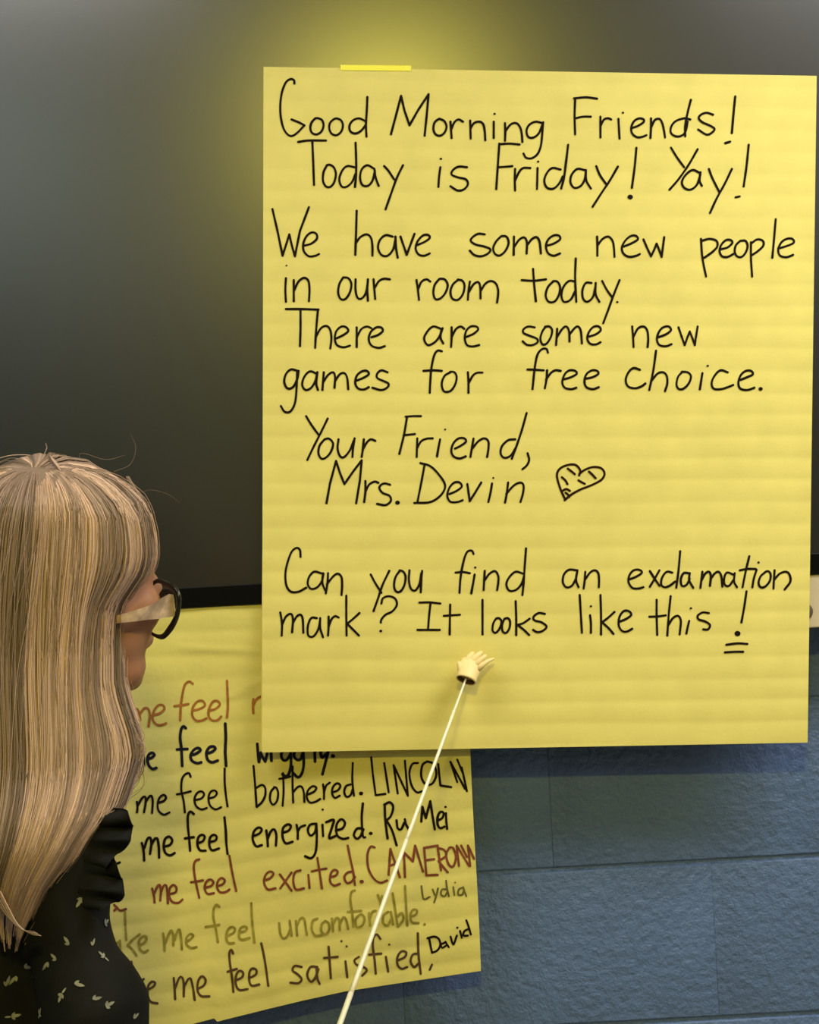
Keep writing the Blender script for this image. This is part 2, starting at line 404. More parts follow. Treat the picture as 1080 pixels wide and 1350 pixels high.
# ------------------------------------------------------------------ handwriting
# (sheet, colour, label, width_px, [(ox, oy, scale, strokes), ...])
A = (340, 90, 2.7); B = (680, 90, 2.7); CC = (340, 260, 2.7); D = (680, 260, 2.7)
E = (340, 400, 2.7); F = (680, 400, 2.7); G = (380, 520, 2.4545); H = (340, 700, 2.7); I = (680, 700, 2.7)
J = (150, 880, 4.32); K = (320, 960, 3.375); L = (140, 1080, 4.154); M = (340, 1100, 3.375)
INK = [
(1, 'black', 'first row of slim black marker handwriting, nearest the top edge', 3.0, [(A, """
130,54 129,43 117,38 100,50 86,85 80,130 82,175 92,215 108,237 124,240 142,228 166,203;166,203 145,192 120,182
205,178 192,192 187,212 193,230 210,235 227,224 234,202 228,184 212,177 205,178
272,180 258,193 254,212 262,232 280,238 297,225 303,203 296,185 280,178 272,180
383,188 360,178 338,186 326,205 330,225 348,232 368,222 385,200;390,102 388,150 385,200 387,243
L474,235 490,175 510,98 522,150 540,203 570,150 608,92 602,160 594,240
645,180 630,192 625,215 632,234 648,240 664,230 672,208 664,188 648,180
686,190 688,220 690,248;690,215 700,192 715,182 730,190
756,186 757,215 758,250;757,215 770,195 790,190 803,200 808,225 810,256
840,190 840,248;.843,162,4;880,195 881,225 880,258;881,225 900,200 920,195 934,210 940,235 942,262
1014,195 990,190 968,200 957,220 962,243 980,247 1000,232 1014,200;1016,192 1013,230 1008,275 996,305 975,320 955,318 946,303"""), (B, """
212,108 210,170 212,235;208,107 250,103 290,108;212,178 240,172 268,172
302,172 302,210 302,246;302,205 315,182 330,178 340,182
366,180 368,215 370,250;.382,158,4;415,212 435,205 455,192 456,182 440,178 422,188 412,210 415,232 432,245 450,244 466,238
482,178 482,210 480,248;482,212 495,185 512,180 522,195 528,220 532,246
622,182 600,178 570,188 554,208 553,230 570,242 590,240 605,225 612,190;624,112 612,160 604,205 604,242
703,165 680,158 660,165 652,178 665,192 690,203 708,215 700,228 680,236 650,218
782,100 776,160 770,230;L746,266 752,264 764,261;L748,266 762,262""")]),
(1, 'black', 'second row of slim black marker handwriting, with two exclamation marks', 3.0, [(A, """
144,262 180,257 243,257;194,258 197,330 200,415;246,345 234,370 232,400 242,420 258,422 272,405 278,375 270,352 255,343 246,345
345,352 318,348 300,365 290,395 298,420 315,422 335,405 348,375;348,265 350,320 350,375 346,422
415,358 390,345 370,360 364,390 372,415 392,418 408,400 417,365;415,358 420,390 430,418
450,348 465,365 485,395;517,345 495,390 475,445 455,502;650,352 645,390 643,422;.652,322,4
745,352 715,350 695,362 690,378 712,388 740,395 748,412 735,430 712,435 686,420
860,268 855,340 849,430;860,270 895,268 932,271;857,352 885,350 906,348;916,358 915,395 916,435;916,400 930,370 945,355 970,355"""), (B, """
78,355 77,395 76,430;.80,332,4;160,360 130,355 110,375 102,402 112,425 135,428 155,410 168,385;187,272 180,330 172,390 162,428
245,362 220,358 200,378 195,405 208,425 230,420 245,398 250,368;250,362 252,400 268,428
287,348 300,380 322,412;364,350 335,400 305,445 274,493;430,283 424,350 414,425;.408,458,9
553,282 575,318 600,352;648,288 615,345 580,395 548,432;655,372 630,362 605,380 592,405 600,425 622,432 645,415 658,378;658,370 655,400 663,418
688,358 700,390 725,440;770,358 745,410 715,465 692,515;830,272 822,350 812,420;L783,459 798,456""")]),
(1, 'black', 'third row of slim black marker handwriting, reaching the right edge', 3.0, [(CC, """
L52,42 70,120 88,208 102,165 112,132 122,175 132,210 150,120 182,35
165,172 190,165 210,148 208,130 192,125 174,138 162,165 164,192 182,210 205,208 218,202
352,48 350,120 347,205;348,165 365,142 388,132 403,145 408,175 408,208
480,140 455,135 435,152 428,180 440,205 462,208 482,185 490,150;490,140 492,180 498,215;L508,140 530,205 558,130
568,170 595,158 612,145 608,135 590,135 570,155 562,182 572,203 592,208 612,200
808,132 785,130 765,142 758,155 775,168 805,175 828,185 820,200 795,210 770,205 755,190
865,140 848,158 838,182 845,202 862,207 882,190 893,162 885,140 868,138
912,140 911,205;912,178 930,152 948,143 958,160 957,200;958,172 975,150 992,142 1003,158 1008,200"""), (D, """
112,172 135,165 158,150 155,137 138,135 118,148 108,172 115,198 135,208 158,200
290,140 291,170 291,208;291,172 310,148 330,140 345,155 350,180 352,212
385,175 410,165 435,150 428,137 410,138 390,155 378,180 385,202 405,212 430,208 442,202
L455,150 468,180 482,210 492,190 502,165 512,190 520,212 524,180 529,142
660,148 665,215 678,282;663,155 690,148 715,155 718,175 700,195 672,215
730,185 755,178 772,162 765,152 748,153 732,170 726,192 735,210 755,212 775,202
800,155 785,170 780,192 788,210 805,212 820,195 826,172 818,155 800,155;838,160 838,215 842,282;838,165 860,150 880,155 882,172 862,192 838,208
926,78 920,150 914,215;935,182 960,175 990,162 985,148 965,148 945,162 935,188 942,208 965,213 988,205""")]),
(1, 'black', 'fourth row of slim black marker handwriting, ending mid sheet', 3.0, [(CC, """
100,288 98,330 100,372;.102,243,3;128,295 128,335 128,370;128,335 145,300 165,287 180,298 184,330 182,370
302,288 290,310 286,340 295,362 312,362 328,338 333,308 322,288 304,285;348,292 348,330 355,358 370,360 385,340 392,300;392,292 390,330 392,368
412,292 415,330 418,362;415,325 430,300 448,290 470,292;565,295 570,330 574,365;570,330 582,302 600,292 614,300
645,292 630,312 625,340 632,362 650,360 668,340 676,312 665,292 648,290;712,295 695,310 686,335 692,360 712,365 730,345 736,315 728,297 712,293
755,300 750,335 748,365;750,340 768,310 785,302 792,320 793,360;793,335 810,308 830,298 848,308 856,335 852,375"""), (D, """
62,255 66,310 72,370;22,295 65,297 108,292;135,298 115,320 107,350 118,372 140,370 155,345 158,318 148,300 135,298
212,300 190,298 170,320 163,350 172,372 195,365 212,335;214,218 212,290 216,372;270,305 250,305 238,330 240,360 255,372 275,355 284,320;285,305 285,345 298,372
308,298 325,330 345,358;370,295 350,345 330,400 312,448;.362,373,4""")]),
(1, 'black', 'fifth row of slim black marker handwriting, starting with a tall capital', 3.0, [(E, """
100,20 160,20 216,22;152,22 152,90 150,152;214,22 208,90 204,158;206,120 225,88 245,80 258,95 262,125 258,160
278,125 305,112 322,98 315,85 298,82 280,98 274,125 282,148 305,156 328,150;352,85 352,120 352,155;352,122 368,92 388,82 404,88
405,120 428,112 445,98 440,86 422,85 402,102 395,128 405,150 430,158 452,152
652,90 625,82 605,98 592,125 605,148 630,138 648,115 658,88;655,90 650,120 660,142;690,85 690,120 688,155;690,120 705,92 722,82 735,90
740,120 768,108 785,92 778,82 758,82 742,98 737,125 745,148 765,153 788,148"""), (F, """
68,85 45,82 28,92 28,105 50,115 75,125 78,138 60,148 40,147 25,135;105,85 95,100 88,125 95,145 110,143 125,120 130,95 120,82 105,83
148,90 146,120 144,148;146,122 165,92 180,82 190,98 192,135;192,110 210,88 222,82 232,98 236,142
260,118 285,110 303,95 296,82 278,83 262,100 255,125 265,143 285,146 302,138;415,82 418,120 420,155;418,122 435,90 455,82 468,95 472,125 470,155
508,120 535,110 553,95 545,82 525,85 510,102 503,128 512,148 535,152 555,145;L580,85 590,115 602,148 612,120 620,100 630,125 638,148 642,120 648,82""")]),
(1, 'black', 'sixth row of slim black marker handwriting, ending in a full stop', 3.0, [(E, """
142,240 118,235 100,252 94,280 105,302 125,298 140,270 145,240;140,240 138,300 132,355 115,385 95,385 82,365
210,250 185,242 165,262 158,290 170,308 190,300 205,275 212,245;212,245 208,285 214,308
235,245 232,280 230,308;232,282 250,255 268,245 275,262 273,300;274,278 292,252 308,248 318,265 322,305
350,275 375,265 395,252 388,240 370,242 352,258 347,285 358,303 378,306 395,298;462,245 440,238 425,250 425,265 445,275 465,285 462,298 440,308 408,300
655,170 640,168 628,185 618,230 614,280 612,318;590,240 625,238 655,240;685,245 665,258 655,285 662,312 685,312 702,290 708,262 700,245 685,243
748,245 750,280 750,318;750,285 765,258 780,247 800,246"""), (F, """
115,175 110,162 95,162 78,182 68,230 60,305;42,235 70,236 100,238;112,238 110,270 104,302;108,272 125,248 142,238 160,240
172,270 198,262 218,250 212,240 192,238 175,252 166,280 175,300 198,305 216,300;248,268 275,262 295,250 290,240 272,238 252,252 245,278 252,298 275,305 296,298
442,236 420,230 402,245 392,272 400,295 425,302 448,295 462,285;500,168 490,240 476,308;484,275 505,250 525,245 538,258 540,285 532,312
592,245 578,262 573,290 582,305 600,302 618,282 624,258 612,245 592,243;665,248 660,280 656,305;.684,222,4
755,245 730,238 710,255 698,282 705,303 730,305 755,298 775,290;800,272 825,262 845,252 838,240 820,240 802,255 793,282 800,303 825,308 850,300;.872,304,7""")]),
(1, 'black', 'seventh row of slim black marker handwriting, slanted and ending in a comma', 3.0, [(G, """
58,70 75,98 98,130;128,78 105,125 82,170 62,212;118,145 102,165 98,190 108,208 125,202 140,182 145,158 132,143 118,145
163,145 160,175 168,200 182,202 200,180 212,150;215,142 210,175 208,202;245,145 242,175 238,202;242,178 255,155 268,145 282,150
385,72 375,130 360,192;380,72 405,70 430,70;374,132 392,130 410,128;418,142 417,170 416,202;417,175 430,152 448,143 468,142
492,145 486,175 482,200;.508,113,3;540,175 560,165 576,152 570,142 552,142 535,158 528,182 535,200 555,207 575,200
600,143 595,172 590,202;594,178 615,152 635,142 648,152 648,178 644,202;735,145 712,148 692,168 688,192 700,205 720,198 735,175;772,60 755,120 738,170 724,208
775,190 780,212 772,230 758,242""")]),
(1, 'black', 'eighth row of slim black marker handwriting, beside the drawn heart', 3.0, [(G, """
L124,352 135,290 155,215 168,255 182,290 210,250 238,213 232,280 220,352;250,280 250,315 246,348;250,315 262,292 280,282 292,286
330,292 310,288 295,300 305,318 328,328 332,345 315,358 288,354;.354,350,7;442,225 430,290 418,350;428,222 460,232 490,262 508,295 495,325 460,348 408,351
522,322 545,312 562,298 555,285 538,285 522,302 515,328 525,347 548,348 565,342;L580,290 588,345 605,318 625,285;660,288 655,318 648,348;.664,270,3
712,285 708,318 702,350;706,322 730,295 752,285 762,295 760,320 752,348""")]),
(1, 'heart', 'small hand-drawn striped heart', 3.0, [(G, """
897,341 880,302 870,262 880,240 905,228 930,228 945,245 942,262;942,258 958,245 985,235 1012,238 1024,255 1015,275 985,292 945,308 915,325 895,342
905,240 916,248 928,258;886,268 897,278 904,290;940,278 950,284 960,289;974,250 985,260 995,271;888,312 900,306 912,312;898,318 906,324 910,332""")]),
(1, 'black', 'ninth row of slim black marker handwriting, below the wide blank gap', 3.0, [(H, """
152,92 150,68 138,60 120,75 105,115 98,155 102,195 118,216 145,216 172,202;225,150 200,145 182,165 178,190 190,206 212,200 228,178 234,152;232,150 230,185 240,212
250,150 248,185 242,222;246,190 268,162 285,152 298,165 300,195 298,228;402,155 418,185 440,220;468,142 445,190 428,240 412,285
505,142 490,165 485,195 492,215 508,215 522,192 526,162 518,145 505,140;540,140 538,175 545,205 560,212 575,190 582,150;585,142 582,180 580,218
768,82 762,70 745,75 732,110 722,165 718,220;704,148 730,146 755,150;772,155 766,190 760,222;.774,130,4;808,142 806,175 804,210;806,178 825,152 845,143 856,160 856,185 852,210
945,152 918,145 895,165 885,190 895,212 918,210 938,190 948,160;955,62 950,130 946,190 942,228"""), (I, """
218,140 190,138 172,155 168,182 180,200 200,195 215,170;220,140 215,175 224,200;248,145 246,175 242,205;246,175 265,148 282,140 294,150 297,175 296,200
405,172 430,162 450,148 440,138 420,140 405,158 402,182 415,202 435,205 455,200;478,143 495,170 512,195;512,140 495,170 478,198
558,148 538,145 522,165 518,190 530,200 548,195 568,180;586,72 580,140 572,202;615,150 598,150 588,172 592,195 608,192 620,170;620,150 618,175 632,202
665,145 662,170 658,202;662,175 675,152 688,145 695,160 692,195;694,172 708,152 722,145 732,160 736,198
775,155 752,148 742,170 745,192 760,195 775,175;780,150 778,180 788,200;832,90 820,140 808,200;798,140 825,135 855,135
858,138 848,170 843,200;.865,112,4;890,145 872,162 865,185 872,200 888,198 905,178 908,155 900,143 890,145;922,140 920,170 918,205;922,172 940,152 962,145 975,155 978,180 958,208""")]),
(1, 'black', 'tenth and lowest row of slim black marker handwriting, ending in an underlined exclamation mark', 3.0, [(H, """
80,290 86,330 85,372;86,335 100,305 118,295 125,315 122,360;124,330 138,305 152,298 160,315 162,362;210,310 190,310 178,340 180,372 198,375 215,350 222,315;222,310 222,345 232,378
252,305 252,340 250,372;252,340 262,315 275,303 288,308;315,230 315,300 316,372;362,292 340,312 318,330;318,330 340,352 360,372
440,258 445,240 465,232 488,240 495,262 480,285 455,298 440,315 438,326;.438,356,5;575,255 610,254 650,258;615,256 610,300 606,352;568,352 605,352 648,352
685,262 684,310 683,368;662,302 690,300 720,298;800,245 800,300 800,368;848,312 838,330 836,355 848,362 862,345 868,322 858,310 848,312;878,312 870,335 872,358 885,362 896,345 898,322 890,310 880,312
918,250 920,310 920,370;968,312 945,328 922,335;925,335 945,350 966,370;1022,295 1000,292 982,305 985,318 1010,325 1028,340 1015,355 995,360 980,352"""), (I, """
228,228 232,295 236,362;265,300 268,330 268,362;.268,268,4;302,228 304,295 304,368;352,288 330,308 308,325;308,325 330,345 348,366
372,322 395,312 412,298 402,285 385,285 370,305 367,335 378,355 395,358 415,348;502,245 502,300 504,370;476,305 505,304 535,300;552,232 545,300 540,372;544,335 560,310 578,302 588,318 586,350 584,368
618,320 612,345 608,365;.624,275,4;688,292 665,290 648,302 652,315 675,322 692,335 685,350 668,350;822,215 814,270 804,325;.790,365,10;750,405 790,400 825,402;745,432 780,430 810,430""")]),
(2, 'orange', 'orange marker row, highest on the lower sheet', 3.4, [(J, """
60,240 62,300;62,260 85,232 100,245 102,300;102,262 125,235 142,250 150,300;150,262 175,232 195,235 205,270 198,335;228,270 260,262 288,238 280,215 255,215 230,245 220,290 240,322 270,328 298,318
450,92 430,80 405,100 390,160 382,220 378,300;345,220 385,215 425,208;450,245 490,235 520,215 505,190 475,195 450,230 448,275 470,302 500,302 528,290
545,245 580,235 605,210 590,190 565,195 545,230 540,275 560,300 590,300 612,280;645,75 648,150 650,220 645,285;795,180 793,215 795,260;795,215 810,185 840,165 870,170 885,200 888,250""")]),
(2, 'navy', 'thick black marker row half hidden behind the upper sheet', 4.2, [(J, """
60,500 62,570;62,520 85,495 100,505 102,565;102,520 128,490 150,480 168,500 172,560;195,522 218,512 232,498 222,486 203,492 192,520 198,555 220,578 242,572
410,345 398,335 385,350 378,400 385,460 390,560;360,467 390,465 420,464;440,500 470,490 495,470 480,458 455,470 438,500 445,530 475,545 498,540
530,490 560,480 580,462 568,450 545,455 528,485 535,525 560,540 592,530;635,320 638,400 635,480 640,560"""), (K, """
65,70 68,110 72,150;72,150 80,110;80,110 88,128 100,148;100,148 112,100;125,95 128,145;185,95 172,115 178,140 195,142 210,120;212,90 215,160 205,205 190,215 178,205
235,95 228,120 240,140 258,138 268,110;268,90 272,160 262,205 245,218 225,200;320,80 322,148;345,85 352,130 372,115;385,85 372,140 355,205;.402,124,9""")]),
(2, 'black', 'black marker row with a name in tall capitals at its end', 3.2, [(J, """
132,765 135,800 132,825;138,785 160,745 178,735 182,765 172,825;180,770 200,738 215,730 222,765 218,828;255,770 285,760 298,740 285,725 262,740 250,775 255,815 285,838 318,825
438,622 428,602 405,610 388,640 385,700 398,760 405,825;360,722 400,715 438,705;465,755 500,745 515,722 500,705 475,715 460,750 470,790 500,808 530,800
545,745 575,735 588,715 575,700 552,708 540,740 548,785 580,808 612,795;632,575 632,650 638,720 648,790"""), (K, """
48,168 55,250 62,350;62,265 85,252 100,265 100,300 85,330 62,350;140,265 125,285 122,320 135,340 152,325 158,290 150,265 140,262
180,200 182,280 178,345;163,225 185,222 212,215;222,170 222,250 225,330;225,285 245,262 262,260 272,285 275,328;290,295 318,282 328,265 312,258 292,275 285,305 298,330 322,328 345,315
358,250 362,280 362,315;362,285 372,255 388,242;402,285 425,275 435,255 420,245 402,262 398,290 410,310 432,300;480,250 460,258 452,285 462,305 480,298 490,270;490,155 488,230 495,300;.527,290,9
L572,130 580,210 592,298 635,292;630,155 640,220 650,285;L690,290 672,165 735,300 722,145;780,155 755,160 742,200 752,255 775,285 800,280
822,148 800,165 795,215 815,250 845,245 862,205 850,160 822,148;L870,160 880,255 928,262;L955,240 925,150 990,270;L955,140 980,200 998,280 975,175""")]),
(2, 'black', 'black marker row with its last letters beside the rod', 3.6, [(L, """
195,130 205,175 208,225;208,160 225,110 240,100 248,130 240,190;248,140 268,105 280,105 288,150 290,210;320,150 350,140 362,115 345,95 322,110 315,150 325,185 350,198 375,185
480,-28 462,-42 448,-20 448,40 455,110 460,172;432,105 480,98;505,130 530,120 540,95 525,85 505,100 500,140 515,170 545,172;570,125 600,115 605,95 590,85 570,100 565,140 580,170 618,160
648,-10 655,60 658,130 665,190;55,244 75,236"""), (K, """
48,480 75,468 85,450 70,442 50,460 45,495 60,525 85,520;105,455 110,490 112,525;112,490 125,460 140,450 150,475 148,522;180,465 205,455 215,435 200,428 180,445 178,485 192,512 222,505
240,430 245,460 245,492;245,460 258,440 278,432;322,425 300,430 290,455 302,478 322,462 328,430;328,425 330,480 325,550 305,578 278,570;355,430 358,480;.356,362,5
372,418 405,408 398,440 385,488 412,480;415,455 445,445 455,420 438,405 418,430 420,475 445,492 470,488;530,445 508,448 495,475 508,492 525,480 537,450;535,335 530,400 535,480 545,485;.570,468,8
632,340 635,410 645,490;630,340 655,330 670,350 660,390 640,410;640,410 665,455 685,520;685,410 690,445 705,450 720,420;722,405 728,430 745,458
L795,415 800,350 815,400 835,325 845,390 855,450;868,410 888,400 895,378 880,372 868,395 868,430 880,445 898,438;905,378 906,410 910,448;.903,350,5""")]),
(2, 'red', 'reddish brown marker row with a capital name running off the sheet edge', 3.4, [(L, """
252,380 262,420 265,455;262,410 280,370 292,360 300,390 296,445;300,400 315,365 328,362 335,400 338,460;350,410 380,400 385,375 368,360 348,380 345,420 362,452 395,458 418,440
510,220 490,228 480,260 488,330 510,430;465,345 500,340 530,335;545,375 575,365 588,345 570,330 548,345 540,380 555,408 590,405
615,365 640,355 650,335 632,322 612,340 608,375 625,400 655,398 675,385;675,200 690,290 712,392;45,470 60,485 78,500 108,492;45,500 60,485"""), (M, """
28,205 55,195 70,175 55,165 35,180 28,215 45,245 78,240;98,178 125,215 150,250;150,170 125,205 100,240;190,160 165,170 158,210 170,245 205,240;225,180 230,238
265,105 275,170 285,240;240,165 270,158 305,152;325,190 348,182 355,165 340,158 325,175 322,210 340,228 365,220
425,165 400,170 385,190 395,215 415,212 432,190;400,50 412,110 425,170 432,225;.462,210,9
520,58 502,55 488,90 492,150 515,195 545,215 575,205;L582,180 590,65 632,190;585,140 615,130;L655,190 650,80 690,120 700,50 735,165
L800,50 740,60 750,182 800,180;745,115 785,110;800,55 808,110 815,160;800,60 830,70 838,95 805,118;805,120 825,145 845,168
852,60 838,90 850,135 870,142 882,100 868,60 852,60;L895,140 885,50 940,140;L905,50 930,100;L935,50 945,140;L935,50 962,108""")]),
(2, 'olive', 'pale olive green marker row', 3.4, [(L, """
55,680 72,672 75,700 60,735 50,725;75,665 78,740;103,510 105,580 110,660;185,630 150,655 118,690;120,690 145,715 165,745;185,690 215,670 220,645 205,640 180,665 185,710 205,728 228,718
312,625 318,670 320,720;318,690 345,625 358,610 368,640 368,690;372,665 390,615 402,605 410,650 415,712;440,670 465,655 478,635 460,628 440,650 440,685 465,705 495,700
620,480 605,468 590,490 588,540 600,600 612,672;545,590 620,578;665,640 700,620 705,598 685,590 665,610 658,650 670,678 700,678;735,620 765,610 770,592 750,588 732,605 728,645 745,660 785,650
795,460 800,560 812,675"""), (M, """
95,395 100,440 112,462 130,455 145,420;142,385 150,450;170,385 175,450;172,410 190,375 205,375 212,405 218,445;265,375 245,385 240,420 255,450 285,448
300,385 285,400 282,430 300,445 318,425 315,395 300,385;330,375 335,430;335,400 350,372 362,380 365,425;365,400 380,370 392,378 402,420
432,250 418,255 412,290 420,350 425,410;400,345 460,340;450,360 435,380 440,412 465,405 475,375 462,355 450,360;495,350 500,405;498,375 510,345 525,340
534,270 545,300 548,330;552,275 548,300;580,345 560,360 558,395 578,405 592,380;592,345 602,400;600,262 612,340 622,410;618,370 640,350 648,378 625,410
655,230 660,320 665,405;685,365 705,355 708,338 692,335 680,355 685,390 715,395;.742,400,6""")]),
(2, 'olive_dark', 'small olive signature above the sheet\'s lower right corner', 2.6, [(M, """
728,230 738,287 765,278;778,245 788,270;802,240 795,270 785,302;840,245 820,245 815,268 832,275 842,258;838,205 842,240 850,275;870,235 875,270;.878,214,3
915,235 895,245 892,268 910,268 918,245;915,240 928,275""")]),
(2, 'umber', 'lowest row, dark brown marker with a crossed tall letter', 3.4, [(L, """
138,780 145,850 152,925;205,875 180,905 165,935;165,935 178,950 190,960;225,935 260,915 268,895 250,890 230,915 228,965 245,1000 280,1008;370,870 375,930 378,985;376,930 400,870 415,865 425,900 425,970
428,915 450,875 462,870 475,920 485,990;500,930 535,910 545,880 525,860 505,885 500,935 520,968 565,970;695,735 685,715 675,735 678,790 690,870 697,945;665,835 715,820
715,880 745,865 750,840 730,830 712,855 710,905 730,935 775,930;785,870 820,850 822,825 800,818 785,840 785,890 800,912 838,905;850,680 870,780 888,912"""), (M, """
195,590 165,585 155,605 180,625 195,645 180,662 145,660;265,590 235,590 220,625 235,655 255,640 270,600;262,590 265,640 275,665;315,500 320,570 325,640;295,550 355,545
390,565 398,635;.372,475,5;.395,498,5;450,545 430,560 440,580 470,590 485,605 465,628;545,465 530,445 515,460 512,500 520,560 525,620;495,535 550,530;570,545 580,610;.585,490,5
625,560 655,545 660,525 640,520 622,545 622,580 640,598 665,590;715,530 690,535 680,565 695,590 715,575;712,440 715,530 725,620;775,580 765,602""")]),
(2, 'black', 'small black signature by the lower right corner', 3.0, [(M, """
762,460 768,492 775,525;755,462 785,455 805,465 812,490 800,515 775,527;832,482 815,490 820,505 838,495;835,478 850,502;858,455 870,490 886,450;900,430 908,460;.888,415,5
940,420 920,430 915,450 935,450;928,382 938,410 948,445""")]),
]

def resample(pts, step=1.6, poly=False):
    if len(pts) == 1: return pts
    out = []
    if poly:
        for a, b_ in zip(pts, pts[1:]):
            n = max(1, int(math.dist(a, b_) / step))
            out += [(a[0] + (b_[0] - a[0]) * k / n, a[1] + (b_[1] - a[1]) * k / n) for k in range(n)]
        return out + [pts[-1]]
    n0 = len(pts)
    for i in range(n0 - 1):
        p0 = pts[i - 1] if i else (2 * pts[0][0] - pts[1][0], 2 * pts[0][1] - pts[1][1])
        p1, p2 = pts[i], pts[i + 1]
        p3 = pts[i + 2] if i + 2 < n0 else (2 * p2[0] - p1[0], 2 * p2[1] - p1[1])
        n = max(1, int(math.dist(p1, p2) / step))
        for k in range(n):
            t = k / n; t2 = t * t; t3 = t2 * t
            out.append(tuple(0.5 * (2 * p1[c] + (-p0[c] + p2[c]) * t + (2 * p0[c] - 5 * p1[c] + 4 * p2[c] - p3[c]) * t2 + (-p0[c] + 3 * p1[c] - 3 * p2[c] + p3[c]) * t3) for c in (0, 1)))
    return out + [pts[-1]]
def ribbon(pts, wd, surf, lift, seed):
    V = []; Fc = []
    n = len(pts)
    # extend for round caps
    ws = [wd * 0.5 * (0.93 if surf is s2 else 1) * (1 + 0.16 * nz(i * 0.11, seed * 1.7) ) for i in range(n)]
    def tan(i):
        a = pts[max(0, i - 1)]; b_ = pts[min(n - 1, i + 1)]
        L_ = math.dist(a, b_) or 1; return (b_[0] - a[0]) / L_, (b_[1] - a[1]) / L_
    st = []
    t0 = tan(0)
    for k in (0.98, 0.7, 0.35):
        st.append((pts[0][0] - t0[0] * ws[0] * k, pts[0][1] - t0[1] * ws[0] * k, t0, ws[0] * math.sqrt(1 - k * k)))
    for i in range(n): st.append((pts[i][0], pts[i][1], tan(i), ws[i]))
    t1 = tan(n - 1)
    for k in (0.35, 0.7, 0.98):
        st.append((pts[-1][0] + t1[0] * ws[-1] * k, pts[-1][1] + t1[1] * ws[-1] * k, t1, ws[-1] * math.sqrt(1 - k * k)))
    for x, y, t, h in st:
        V.append(surf(x + t[1] * h, y - t[0] * h, lift)); V.append(surf(x - t[1] * h, y + t[0] * h, lift))
    for i in range(len(st) - 1): Fc.append((2 * i, 2 * i + 1, 2 * i + 3, 2 * i + 2))
    return V, Fc
COLW = {'orange': 'orange marker word', 'navy': 'thick black marker word', 'black': 'black marker word', 'red': 'reddish brown marker word', 'olive': 'pale olive green marker word', 'olive_dark': 'small olive signature', 'umber': 'dark brown marker word'}
sd = 0
for sheet, colr, label, wd, segs in INK:
    surf = s1 if sheet == 1 else s2
    parts = []; ext = []
    for (ox, oy, sc), txt in [(s[0], s[1]) for s in segs]:
        for st in txt.replace('\n', ';').split(';'):
            st = st.strip()
            if not st: continue
            sd += 1
            if st[0] == '.':
                x, y, r = map(float, st[1:].split(',')); x = ox + x / sc; y = oy + y / sc; r = max(r / sc, 1.1)
                V = [surf(x, y, 0.0006)] + [surf(x + r * math.cos(a * 0.5236) * 1.1, y + r * math.sin(a * 0.5236) * 0.95, 0.0006) for a in range(12)]
                parts.append((V, [(0, (a + 1) % 12 + 1, a + 1) for a in range(12)])); ext.append((x - r, x + r)); continue
            poly = st[0] == 'L'
            pts = [tuple(map(float, q.split(','))) for q in st.lstrip('L').split()]
            pts = [(ox + x / sc, oy + y / sc) for x, y in pts]
            if poly:
                parts.append(merge([ribbon(resample([a, b_], poly=True), wd, surf, 0.0005 + (sd % 7) * 1e-5, sd) for a, b_ in zip(pts, pts[1:])]))
            else: parts.append(ribbon(resample(pts), wd, surf, 0.0005 + (sd % 7) * 1e-5, sd))
            ext.append((min(p[0] for p in pts), max(p[0] for p in pts)))
    # strokes that stand close together make one word
    order = sorted(range(len(parts)), key=lambda i: ext[i][0]); words = []; hi = -1e9
    for i in order:
        if ext[i][0] > hi + (17 if sheet == 1 else 14): words.append([])
        words[-1].append(parts[i]); hi = max(hi, ext[i][1])
    for wi, wd_parts in enumerate(words):
      V, Fc = merge(wd_parts)
      o = mesh_obj('heart_drawing' if colr == 'heart' else 'handwritten_word', V, Fc, MAT[colr], ch if sheet == 1 else cl)
      if sheet == 2 or colr == 'heart': o['label'] = 'small hand-drawn striped heart' if colr == 'heart' else COLW[colr]

# ------------------------------------------------------------------ pointer
pt = empty('pointer_stick', P(384, 1530, -0.52), 'thin ivory pointer stick with a tiny yellow hand tip, aimed at the chart sheet', 'pointer')
PY0, PY1 = -0.124, -0.52
def rodp(t):
    px = 613 + (384 - 613) * t; py = 899 + (1530 - 899) * t
    px -= 4 * math.sin(math.pi * min(1, t * 1.0)) * 0.4
    return P(px, py, PY0 + (PY1 - PY0) * t)
for name, t0, t1, r0, r1 in (('rod_segment', -0.008, 0.07, 0.0013, 0.0015), ('rod_segment', 0.06, 0.34, 0.0018, 0.0023), ('rod_segment', 0.33, 0.66, 0.0024, 0.0029), ('rod_segment', 0.65, 0.95, 0.0030, 0.0036)):
    n = 8
    V, Fc = tube([rodp(t0 + (t1 - t0) * i / n) for i in range(n + 1)], [r0 + (r1 - r0) * i / n for i in range(n + 1)], 12)
    mesh_obj(name, V, Fc, MAT['rod'], pt)
V, Fc = tube([rodp(t) for t in (0.93, 0.94, 0.98, 1.04, 1.10, 1.12)], [0.006, 0.0085, 0.0095, 0.0092, 0.0095, 0.006], 16)
mesh_obj('grip', V, Fc, MAT['grip'], pt)
